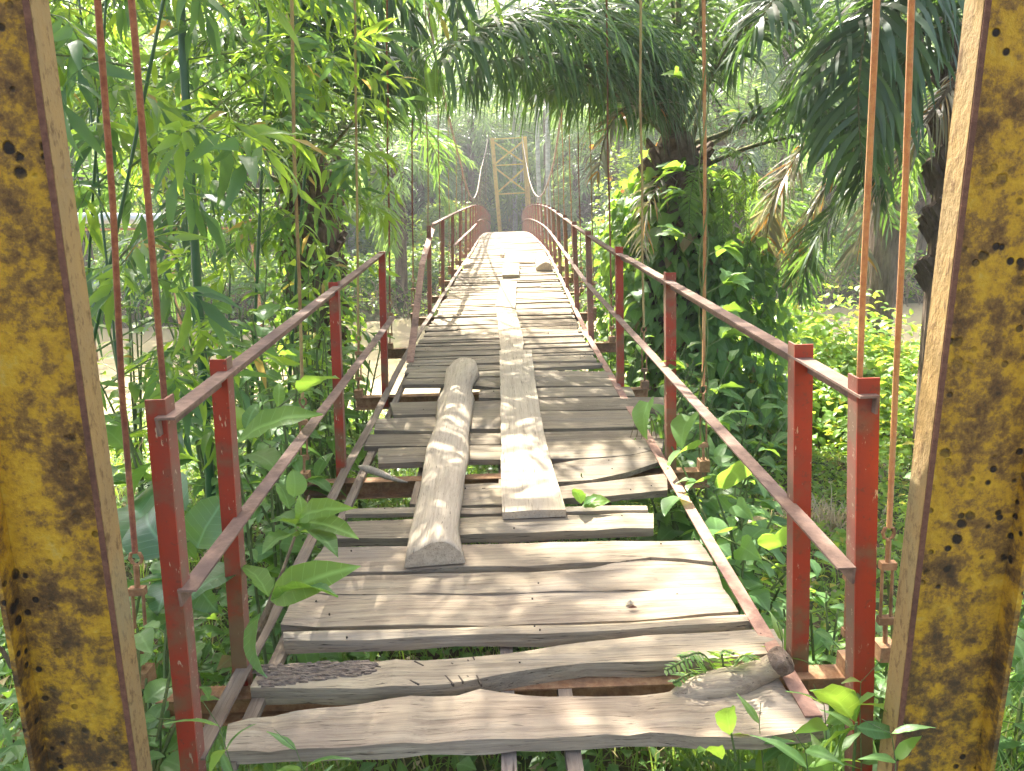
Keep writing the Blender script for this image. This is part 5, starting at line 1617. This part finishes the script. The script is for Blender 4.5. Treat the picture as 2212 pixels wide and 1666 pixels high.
mb = MB(); mb.tube(cr([o_, at(530, 1100, 3.0), hub, at(640, 850, 3.1)], 10), list(np.linspace(.010, .003, 10)), 6); mb.build("stem", STEM_GREEN, lp)
for a, b_, Ya, Yb, ro, va, kd, mt in (((512, 955), (690, 895), 2.9, 2.85, .5, 0, 'long', LM_FRESH), ((648, 850), (735, 818), 3.1, 3.0, -.3, 1, 'ovate', LM_VINE), ((520, 950), (440, 905), 2.95, 3.0, .3, 2, 'long', LM_BROAD),
                                     ((530, 930), (560, 860), 3.0, 3.1, .4, 3, 'long', LM_BROAD), ((525, 970), (470, 1030), 2.9, 2.8, 0, 1, 'ovate', LM_VINE), ((600, 880), (610, 820), 3.1, 3.2, .3, 0, 'long', LM_FRESH),
                                     ((540, 980), (620, 1020), 2.9, 2.8, 0, 2, 'ovate', LM_VINE), ((515, 930), (500, 850), 3.0, 3.2, .6, 2, 'long', LM_BRIGHT)):
    leaf_px(lp, kd, mt, a, b_, Ya, Yb, ro, va)

# ------------------------------------------------------------------ right of the bridge
# climbers round the palm trunk
def climber(name, axis, rads, n_obj, n_stuff, kd, mt, size, label, seed, parent_mat=STEM_GREEN, objside=-1):
    """leaves over a column along axis; the nearer ones are parts, the rest one leafy mass"""
    r = np.random.default_rng(seed + 4000); A = cr(axis, 20)
    e = empty(name, tuple(A[0]), label, "climber")
    R0 = np.interp(np.linspace(0, 1, 20), np.linspace(0, 1, len(rads)), rads)
    mb = MB()
    for q in range(6):
        a0 = q * 1.05
        mb.tube([A[i] + np.array([math.cos(a0 + i * .25), math.sin(a0 + i * .25), 0]) * R0[i] * .7 for i in range(20)], .008, 4, cap=False)
    mb.build("stem", parent_mat, e)
    def samp(n, front):
        i = r.uniform(0, 18.99, n); i0 = i.astype(int); f = (i - i0)[:, None]
        c_ = A[i0] * (1 - f) + A[i0 + 1] * f; rr0 = R0[i0]
        a = r.uniform(0, 6.28, n) if not front else r.normal(-1.57, .95, n)
        k_ = r.uniform(.75, 1.1, n) if front else r.uniform(.45, 1.05, n)
        k_ *= 1 + .22 * np.sin(a * 3 + i * .8)
        return c_ + np.stack([np.cos(a) * rr0 * k_, np.sin(a) * rr0 * k_, r.normal(0, .1, n)], -1), a
    P, a = samp(n_stuff, False)
    me = leaves_mesh("foliage", P, a + r.normal(0, .8, n_stuff), r.normal(-.7, .35, n_stuff), r.normal(0, .4, n_stuff), size * .9 * r.uniform(.6, 1.3, n_stuff), TS3[kd])
    tag(link("foliage", me, e, mt), kind="stuff")
    P, a = samp(n_obj, True)
    for i in range(n_obj):
        d = np.array([math.cos(a[i]) + r.normal(0, .5), math.sin(a[i]) + r.normal(0, .4), r.normal(-.9, .4)])
        place_leaf(e, kd, mt, P[i], d, size * r.uniform(.6, 1.35), r.normal(0, .4), i % 4)
    return e


climber("climbing_vine", [g1, g1 + (0.05, 0, 1.3), g1 + (-.05, 0, 2.6), np.array([g1[0] - .1, g1[1], c1[2] - .25])], [1.05, .85, .72, .60, .42], 230, 2600, 'heart', LM_VINE, .20, "broad column of heart leaved climbers hiding the right palm trunk", 1)
climber("climbing_vine", [g3 + (0, 0, .2), g3 + (0, 0, 1.4), np.array([g3[0], g3[1], c3[2] - .3])], [.75, .55, .38], 90, 1300, 'ovate', LM_BROAD, .17, "climbers covering the trunk of the left palm behind the bamboo", 7)
climber("climbing_vine", [at(1330, 800, 9.8), at(1350, 600, 9.8), at(1370, 420, 9.8)], [.5, .42, .30], 70, 900, 'ovate', LM_BROAD, .17, "climbers hanging left of the right palm trunk behind the posts", 2)
p_ = at(1590, 700, 9.0)
climber("climbing_vine", [gnd(p_), at(1590, 640, 9.0), at(1560, 520, 9.0)], [.8, .65, .35], 110, 1400, 'ovate', LM_BROAD, .20, "low bank of climbers right of the palm trunk above the water", 3)
# ferns on the trunk
fern = empty("fern", tuple(c1 + (.25, -.1, -.2)), "bright fern fronds hanging from the right palm trunk", "fern")
for i, pth in enumerate([[(1545, 330, 8.9), (1580, 322, 8.6), (1605, 370, 8.5), (1612, 450, 8.5)], [(1540, 335, 8.9), (1600, 330, 8.6), (1625, 360, 8.5), (1632, 430, 8.5)],
                         [(1540, 360, 8.9), (1570, 365, 8.6), (1585, 420, 8.5), (1588, 500, 8.5)], [(1530, 380, 8.9), (1552, 395, 8.6), (1562, 450, 8.6), (1560, 520, 8.6)],
                         [(1550, 400, 8.9), (1590, 420, 8.6), (1610, 480, 8.6), (1615, 560, 8.6)], [(1520, 350, 8.8), (1500, 380, 8.5), (1490, 440, 8.5), (1488, 500, 8.5)]]):
    me = frond_mesh([at(*q) for q in pth], .16, 42, .024, .35, .006, t0=.08, seed=300 + i, seg=2, up=.05, fwd=.15, wild=.05)
    me.materials.append(STEM_GREEN); me.materials.append(LM_FRESH if i < 3 else LM_BROAD)
    link("frond", me, fern)

# the vine twisting up the second right hanger rod
vt = empty("twining_vine", (1.06, 3.83, -.1), "slender vine with wavy leaves twisting up the right hanger rod beside the second post", "climber")
mb = MB(); r_ = np.random.default_rng(31)
H0 = np.array([1.06, 3.83, -.06]); H1 = np.array([cable_x(1, 3.83), 3.83, cable_z(3.83)])
def hp(z): return H0 + (H1 - H0) * ((z + .06) / (H1[2] + .06))
for ph in (0, 2.2):
    mb.tube([hp(z) + np.array([.022 * math.cos(z * 9 + ph), .022 * math.sin(z * 9 + ph), 0]) for z in np.linspace(-.1, 2.9, 70)], .004, 4, cap=False)
mb.build("stem", STEM_GREEN, vt)
k_ = 0
for z in np.linspace(.15, 2.75, 19):
    b = hp(z + r_.normal(0, .03)); side_ = 1 if k_ % 2 else -1
    nl = 5 if (z < 1.95) else 3
    a0 = r_.choice([0.2, 2.9]) + r_.normal(0, .4)
    pet = b + np.array([math.cos(a0) * .10, math.sin(a0) * .10, .05])
    mb = MB(); mb.tube([b, pet], .002, 4, cap=False); mb.build("stem", STEM_GREEN, vt)
    for q in range(nl):
        a = a0 + (q - (nl - 1) / 2) * .55 + r_.normal(0, .15)
        place_leaf(vt, 'wavy', LM_FRESH if r_.random() < .3 else LM_BROAD, pet, (math.cos(a), math.sin(a) * .8, r_.normal(.15, .35)), r_.uniform(.09, .18) * (1 if z < 1.5 else .6), r_.normal(0, .4), k_ % 4)
        k_ += 1

# lush plants between the right railing and the lawn
SR = [
 (1470, 900, 4.3, .35, 7, 90, 'heart', LM_VINE, .15, "heart leaved vines heaped behind the second right post"),
 (1560, 940, 3.9, .35, 7, 90, 'long', LM_VINE, .16, "tangle of long leaved vines under the right top rail"),
 (1640, 1060, 3.3, .30, 7, 90, 'wavy', LM_VINE, .15, "tangle of wavy leaved vines behind the third right post from the far side"),
 (1580, 1180, 2.9, .25, 7, 80, 'heart', LM_VINE, .13, "heart leaved creeper beside the right edge of the deck"),
 (1780, 1240, 2.7, .25, 6, 70, 'long', LM_VINE, .13, "leafy tangle between the two nearest right posts"),
 (1500, 800, 5.6, .45, 7, 90, 'wavy', LM_BROAD, .18, "leafy vines behind the right middle rail"),
 (1620, 820, 5.4, .5, 7, 90, 'long', LM_BROAD, .20, "long leaved shrub right of the second right post"),
 (1420, 760, 6.6, .4, 6, 80, 'ovate', LM_VINE, .17, "leafy plants beside the third right post"),
 (1340, 720, 8.0, .4, 6, 80, 'ovate', LM_FRESH, .17, "fresh green plants outside the right railing over the bank"),
 (1900, 1330, 2.3, .2, 5, 50, 'long', LM_VINE, .12, "leafy stems beside the nearest right post"),
 (2190, 1300, 2.2, .3, 5, 50, 'ovate', LM_BROAD, .17, "broad leaved plant right of the right yellow column"),
 (2200, 1000, 3.0, .5, 6, 60, 'ovate', LM_BROAD, .20, "tall plant at the right edge behind the yellow column"),
]
for i, (u, v, Y, sp, ns, nl, kd, mt, sz, lab) in enumerate(SR):
    p = at(u, v, Y); z0 = float(hgt(p[0], p[1]))
    shrub("leafy_plant", (p[0], p[1], z0), max(.3, p[2] - z0), sp, ns, nl, kd, mt, sz, lab, cat="plant", seed=40 + i, petiole=.18, low=.05)

for i, (x, y_, h, lab) in enumerate([(-1.22, 2.2, .62, "low leafy plant around the foot of the reddest hanger rod"), (1.30, 2.2, .62, "low leafy plant around the foot of the outer ochre hanger rod"), (-1.05, 1.85, .5, "small weed between the left yellow column and the first left post")]):
    shrub("leafy_plant", (x, y_, float(hgt(x, y_))), h + .3, .18, 6, 55, ['ovate', 'long'][i % 2], LM_VINE, .10, lab, cat="plant", seed=90 + i, petiole=.15, low=.2)

# heart leaves measured along the right edge of the deck
hv = empty("creeping_vine", tuple(gz(1540, 1130, -.3)), "creeper with large heart shaped leaves reaching onto the right edge of the deck", "climber")
mb = MB()
mb.tube(cr([gz(1600, 1250, -.2), at(1540, 1150, 3.2), at(1480, 1020, 3.6), at(1440, 930, 4.0), at(1470, 860, 4.3)], 16), .005, 5)
mb.tube(cr([at(1540, 1150, 3.2), at(1640, 1200, 2.9), at(1700, 1240, 2.7)], 8), .004, 5)
mb.build("stem", STEM_GREEN, hv)
for a, b_, Y, sz in (((1490, 900), (1465, 970), 3.75, 1), ((1500, 970), (1430, 1000), 3.65, 1), ((1520, 1040), (1480, 1060), 3.4, 1), ((1590, 1090), (1620, 1125), 3.1, 1), ((1570, 1150), (1510, 1175), 3.0, 1),
                     ((1600, 1180), (1640, 1210), 2.9, 1), ((1560, 1215), (1520, 1240), 2.8, 1), ((1545, 1270), (1590, 1300), 2.7, 1), ((1400, 870), (1385, 950), 4.1, 1), ((1690, 1180), (1660, 1130), 2.8, 1),
                     ((1470, 1075), (1430, 1110), 3.3, 1), ((1600, 1040), (1560, 1000), 3.3, 1)):
    leaf_px(hv, 'heart', LM_VINE, a, b_, Y, Y - .1, r_.uniform(.3, 1.0), int(Y * 10) % 4, 1.05)
wl = empty("wilted_sprig", tuple(gz(1395, 905, .15)), "wilted sprig of narrow leaves drooping over the right ends of the planks", "sprig")
mb = MB()
tips = []
for i in range(9):
    s0 = at(1388 + r_.uniform(-5, 10), 872, 4.25); s1 = at(1395 + r_.uniform(-20, 40), 905 + r_.uniform(-15, 15), 4.2); s2 = s1 + (r_.normal(0, .02), 0, -.12)
    mb.tube(cr([s0, s1, s2], 6), .0022, 4, cap=False)
    tips += [s1, s2]
mb.build("stem", STEM_BROWN, wl)
for i in range(40):
    t = tips[i % len(tips)] + r_.normal(0, .015, 3)
    place_leaf(wl, 'lance', LM_BROAD, t, (r_.normal(0, .4), r_.normal(0, .3), -1), r_.uniform(.06, .11), r_.normal(0, 1), i % 4)
# little rosette growing between two planks
rs = empty("seedling", tuple(gz(1245, 1085, 0)), "seedling with puckered leaves sprouting between planks right of the long board", "seedling")
for a, b_, kd, mt in (((1255, 1088), (1235, 1052), 'ovate', LM_BIG), ((1260, 1090), (1292, 1078), 'ovate', LM_BROAD), ((1262, 1090), (1322, 1090), 'ovate', LM_FRESH), ((1258, 1092), (1285, 1098), 'ovate', LM_BROAD)):
    leaf_px(rs, kd, mt, a, b_, float(gz(1255, 1088, .03)[1]), float(gz(1255, 1088, .03)[1]) - .03, .5, 1)
mb = MB(); q = gz(1256, 1090, -.15); mb.tube([q, q + (0, 0, .17)], .004, 5); mb.build("stem", STEM_GREEN, rs)

# bright heaps of creeper on the right bank
HB = [(1700, 745, 11.2, 1.4, .7, "sunlit heap of creepers at the water edge under the hanging frond"), (1830, 700, 10.6, 1.7, 1.0, "largest sunlit heap of bright creepers left of the ochre hanger rod"),
      (1945, 690, 10.0, 1.5, 1.0, "bright creeper heap between the two ochre hanger rods"), (1780, 815, 9.6, 1.4, .6, "darker creeper heap in front of the sunlit one"),
      (1925, 820, 9.2, 1.4, .7, "creeper heap behind the nearest right post"), (2070, 750, 9.4, 1.7, 1.0, "creeper heap behind the right yellow column"), (1640, 870, 8.6, 1.0, .5, "low creeper heap right of the middle rail"),
      (2200, 880, 7.4, 1.4, .9, "creeper heap at the right edge of the picture"), (1690, 660, 12.0, .6, .5, "small bright leaved plant standing up before the brown water")]
for i, (u, v, Y, rx_, h, lab) in enumerate(HB):
    p = at(u, v, Y); z0 = float(hgt(p[0], p[1]))
    cloud_bush("creeper_heap", (p[0], p[1] + rx_ * .5, z0 - .1), (rx_, rx_ * .9, max(h, p[2] - z0 + .2)), 2600, 'ovate' if i % 2 else 'heart', LM_BRIGHT, .105 + .012 * Y / 4, lab, seed=60 + i, tmpl=TS3)

# ground cover and grass on both banks
cover("left_ground_cover", area(-9, -.9, 2.2, 14), 16000, 'ovate', LM_VINE, .10, "low leafy cover on the left bank", "undergrowth", 81, .35, clump=1.7)
cover("ground_cover_under_deck", area(-1.2, 1.2, 1.6, 10), 5500, 'ovate', LM_VINE, .08, "low leafy cover under the bridge deck", "undergrowth", 82, .25)
cover("right_lawn_cover", area(1.0, 9, 2.0, 11), 36000, 'ovate', LM_BRIGHT, .075, "close cover of small bright leaves on the right bank", "ground cover", 83, .12)
cover("near_left_weeds", area(-4.5, -.7, .9, 4.0), 5200, 'long', LM_VINE, .11, "weeds around the foot of the left railing", "weeds", 84, .4, clump=2.5)


def grass(name, fn, n, L_, w, label, seed, mat=LM_GRASS, bend=.8):
    r = np.random.default_rng(seed); P = fn(r, n); N = len(P)
    az = r.uniform(0, 6.28, N); el = r.normal(1.15, .25, N); LL = L_ * r.uniform(.5, 1.3, N)
    d = np.stack([np.cos(az) * np.cos(el), np.sin(az) * np.cos(el), np.sin(el)], -1)
    wv = np.stack([-np.sin(az), np.cos(az), 0 * az], -1)
    V = []; cur = P.copy(); dd = d.copy()
    for k_, ww in enumerate((.8, 1.0, .7, .05)):
        V.append(cur - wv * w * ww / 2); V.append(cur + wv * w * ww / 2)
        cur = cur + dd * (LL / 3)[:, None]
        dd = dd + np.array([0, 0, -1]) * bend * (k_ + 1) / 3; dd /= np.linalg.norm(dd, axis=1)[:, None]
    V = np.stack(V, 1)
    q = np.array([(0, 1, 3, 2), (2, 3, 5, 4), (4, 5, 7, 6)])
    FQ = (q[None] + (np.arange(N) * 8)[:, None, None]).reshape(-1, 4)
    me = np_mesh(name, V.reshape(-1, 3), FQ, None, np.repeat(r.random(N), 8))
    return tag(link(name, me, None, mat), label, "grass", kind="stuff")


grass("right_lawn_grass", area(1.0, 11, 1.0, 12.5), 26000, .13, .008, "short grass on the right bank", 91)
grass("left_bank_grass", area(-8, -.9, .8, 13), 20000, .22, .010, "grass between the shrubs on the left bank", 92)
grass("grass_under_deck", area(-1.2, 1.3, 1.2, 10), 8000, .20, .008, "grass under the bridge", 93)
grass("near_right_grass", area(.6, 2.3, 1.1, 2.8), 5200, .30, .008, "tufts of grass at the foot of the nearest right posts", 94)
grass("near_left_grass", area(-2.2, -.6, 1.1, 2.6), 3200, .26, .008, "tufts of grass at the foot of the nearest left posts", 95)
# leafy grass stems at bottom right
for i, (u, v, Y, lab) in enumerate([(1640, 1560, 1.75, "thin grass stem with narrow leaves before the branch stub"), (1780, 1520, 1.72, "grass stem leaning left of the nearest right post"), (1860, 1470, 1.68, "grass stem across the foot of the nearest right post"),
                                    (1740, 1620, 1.6, "small grassy stem at the bottom edge right of the joists"), (1930, 1600, 1.45, "grass stem in front of the right yellow column"), (1800, 1640, 1.6, "low grass stem between slab and right column"),
                                    (1690, 1380, 2.1, "grass stem beside the second right post foot"), (640, 1620, 1.6, "grass stem at the left end of the nearest slab"), (470, 1560, 1.6, "grass stem bending over the foot of the nearest left post")]):
    p = at(u, v, Y); base = np.array([p[0] + .03, p[1] + .02, float(hgt(p[0], p[1]))])
    e = empty("grass_stem", tuple(base), lab, "grass stem")
    tip = p + (r_.normal(0, .04), 0, .06)
    pth = cr([base, (base + p) / 2 + (0.02, 0, 0), p, tip], 10)
    mb = MB(); mb.tube(pth, list(np.linspace(.0028, .001, 10)), 4, cap=False); mb.build("stem", STEM_GREEN, e)
    for q in range(9):
        t = .35 + .65 * q / 9; b = pth[int(t * 9)]
        a = 2.6 * q + i
        place_leaf(e, 'lance', LM_VINE if q % 3 else LM_BRIGHT, b, (math.cos(a), math.sin(a) * .7, .35), r_.uniform(.09, .16), r_.normal(0, .5), q % 4)
fe2 = empty("fern", tuple(gz(1560, 1490, -.2)), "small fern growing between the two nearest planks at right", "fern")
for i, (a, b_, c_) in enumerate([((1560, 1480), (1500, 1425), (1437, 1448)), ((1560, 1480), (1520, 1415), (1470, 1420)), ((1570, 1480), (1560, 1410), (1585, 1412)), ((1560, 1485), (1500, 1455), (1455, 1475)), ((1570, 1475), (1600, 1420), (1630, 1425)), ((1555, 1480), (1530, 1450), (1510, 1480))]):
    Yq = 2.02
    me = frond_mesh([at(*a, Yq), at(*b_, Yq - .02), at(*c_, Yq - .08)], .05, 15, .013, .3, .0025, t0=.15, seed=400 + i, seg=2, up=.05, fwd=.2, wild=.05)
    me.materials.append(STEM_GREEN); me.materials.append(LM_VINE); link("frond", me, fe2)
# broken leaf lying up at bottom right, and the lobed leaf below the post
ar = empty("broad_leaved_weed", gnd(at(1860, 1640, 1.65)), "weed with broad pale green leaves at the foot of the nearest right post", "weed")
mb = MB(); o_ = np.array(ar.location); mb.tube([o_, at(1850, 1560, 1.66)], .004, 5); mb.build("stem", STEM_GREEN, ar)
for a, b_, Y in (((1850, 1560), (1722, 1465), 1.64), ((1850, 1560), (1875, 1490), 1.64), ((1850, 1565), (1800, 1640), 1.62), ((1850, 1570), (1950, 1600), 1.6), ((1845, 1575), (1740, 1650), 1.62)):
    leaf_px(ar, 'long', LM_FRESH if b_[0] < 1800 else LM_BROAD, a, b_, Y, Y - .04, .9, 1, .95)
sl = empty("lone_leaf_sprout", tuple(gz(1585, 1640, -.3)), "sprout with one pale chewed leaf standing before the right end of the nearest slab", "sprout")
mb = MB(); mb.tube(cr([np.array(sl.location), at(1590, 1640, 1.66), at(1580, 1585, 1.66)], 6), .003, 5); mb.build("stem", STEM_GREEN, sl)
leaf_px(sl, 'ovate', LM_VINE, (1580, 1590), (1562, 1498), 1.66, 1.64, 1.2, 2, .6)
leaf_px(sl, 'ovate', LM_FRESH, (1560, 1640), (1495, 1625), 1.64, 1.58, .6, 1, .7)

# straw and a dry clump on the lawn
dc = at(1790, 985, 6.0); dc[2] = float(hgt(dc[0], dc[1]))
dd_ = grass("dry_grass_clump", lambda r, n: dc + np.stack([r.normal(0, .22, n), r.normal(0, .16, n), 0 * r.random(n)], -1), 420, .26, .011, "dry straw coloured clump on the lawn behind the right railing", 96, LM_STRAW, 1.0)
# fallen litter
cover("leaf_litter", area(-3, 4, 1.0, 8), 1800, 'ovate', LM_STRAW, .07, "dead leaves lying on the ground around the bridge end", "leaf litter", 97, .04)
# twigs at the left edge
tg = empty("bare_twig", gnd(at(60, 1640, 1.75)), "bare crooked twig at the lower left edge beside the yellow column", "twig")
mb = MB(); mb.tube(cr([np.array(tg.location), at(95, 1560, 1.8), at(30, 1460, 1.85), at(20, 1440, 1.86), at(70, 1370, 1.95)], 14), list(np.linspace(.012, .006, 14)), 6)
mb.tube(cr([at(25, 1442, 1.86), at(0, 1400, 1.8), at(-60, 1370, 1.7)], 6), .006, 5); mb.build("branch", BARK_TREE, tg)

# a chip of plaster and bits on the broad plank
for (u, v, s_, lab) in ((1360, 1302, .022, "small pale stone lying on the broad plank"), (1366, 1312, .016, "tiny dark crumb beside the pale stone on the broad plank")):
    p = gz(u, v, .008); mb = MB(); r2 = np.random.default_rng(int(u))
    pts = [p + np.array([math.cos(a) * s_ * r2.uniform(.7, 1.2), math.sin(a) * s_ * .5 * r2.uniform(.7, 1.2), 0]) for a in np.linspace(0, 6.28, 8)[:-1]]
    mb.add(pts + [p + (.002, 0, s_ * .5)], [(i, (i + 1) % 7, 7) for i in range(7)] + [tuple(reversed(range(7)))])
    tag(mb.build("stone_chip", W_BOARD if s_ > .02 else EDGEM), lab, "stone")

# ------------------------------------------------------------------ the hazy air
hz = bpy.data.materials.new("thin_haze"); hz.use_nodes = True
t_ = hz.node_tree
t_.nodes.remove(t_.nodes["Principled BSDF"])
pv_ = t_.nodes.new("ShaderNodeVolumePrincipled")
pv_.inputs["Color"].default_value = (0.95, 0.97, 1.0, 1)
pv_.inputs["Density"].default_value = 0.0017
pv_.inputs["Anisotropy"].default_value = 0.3
t_.links.new(pv_.outputs[0], t_.nodes["Material Output"].inputs["Volume"])
mb = MB(); mb.box(-520, 520, -70, 920, -5.5, 42)
tag(mb.build("haze", hz), kind="stuff")
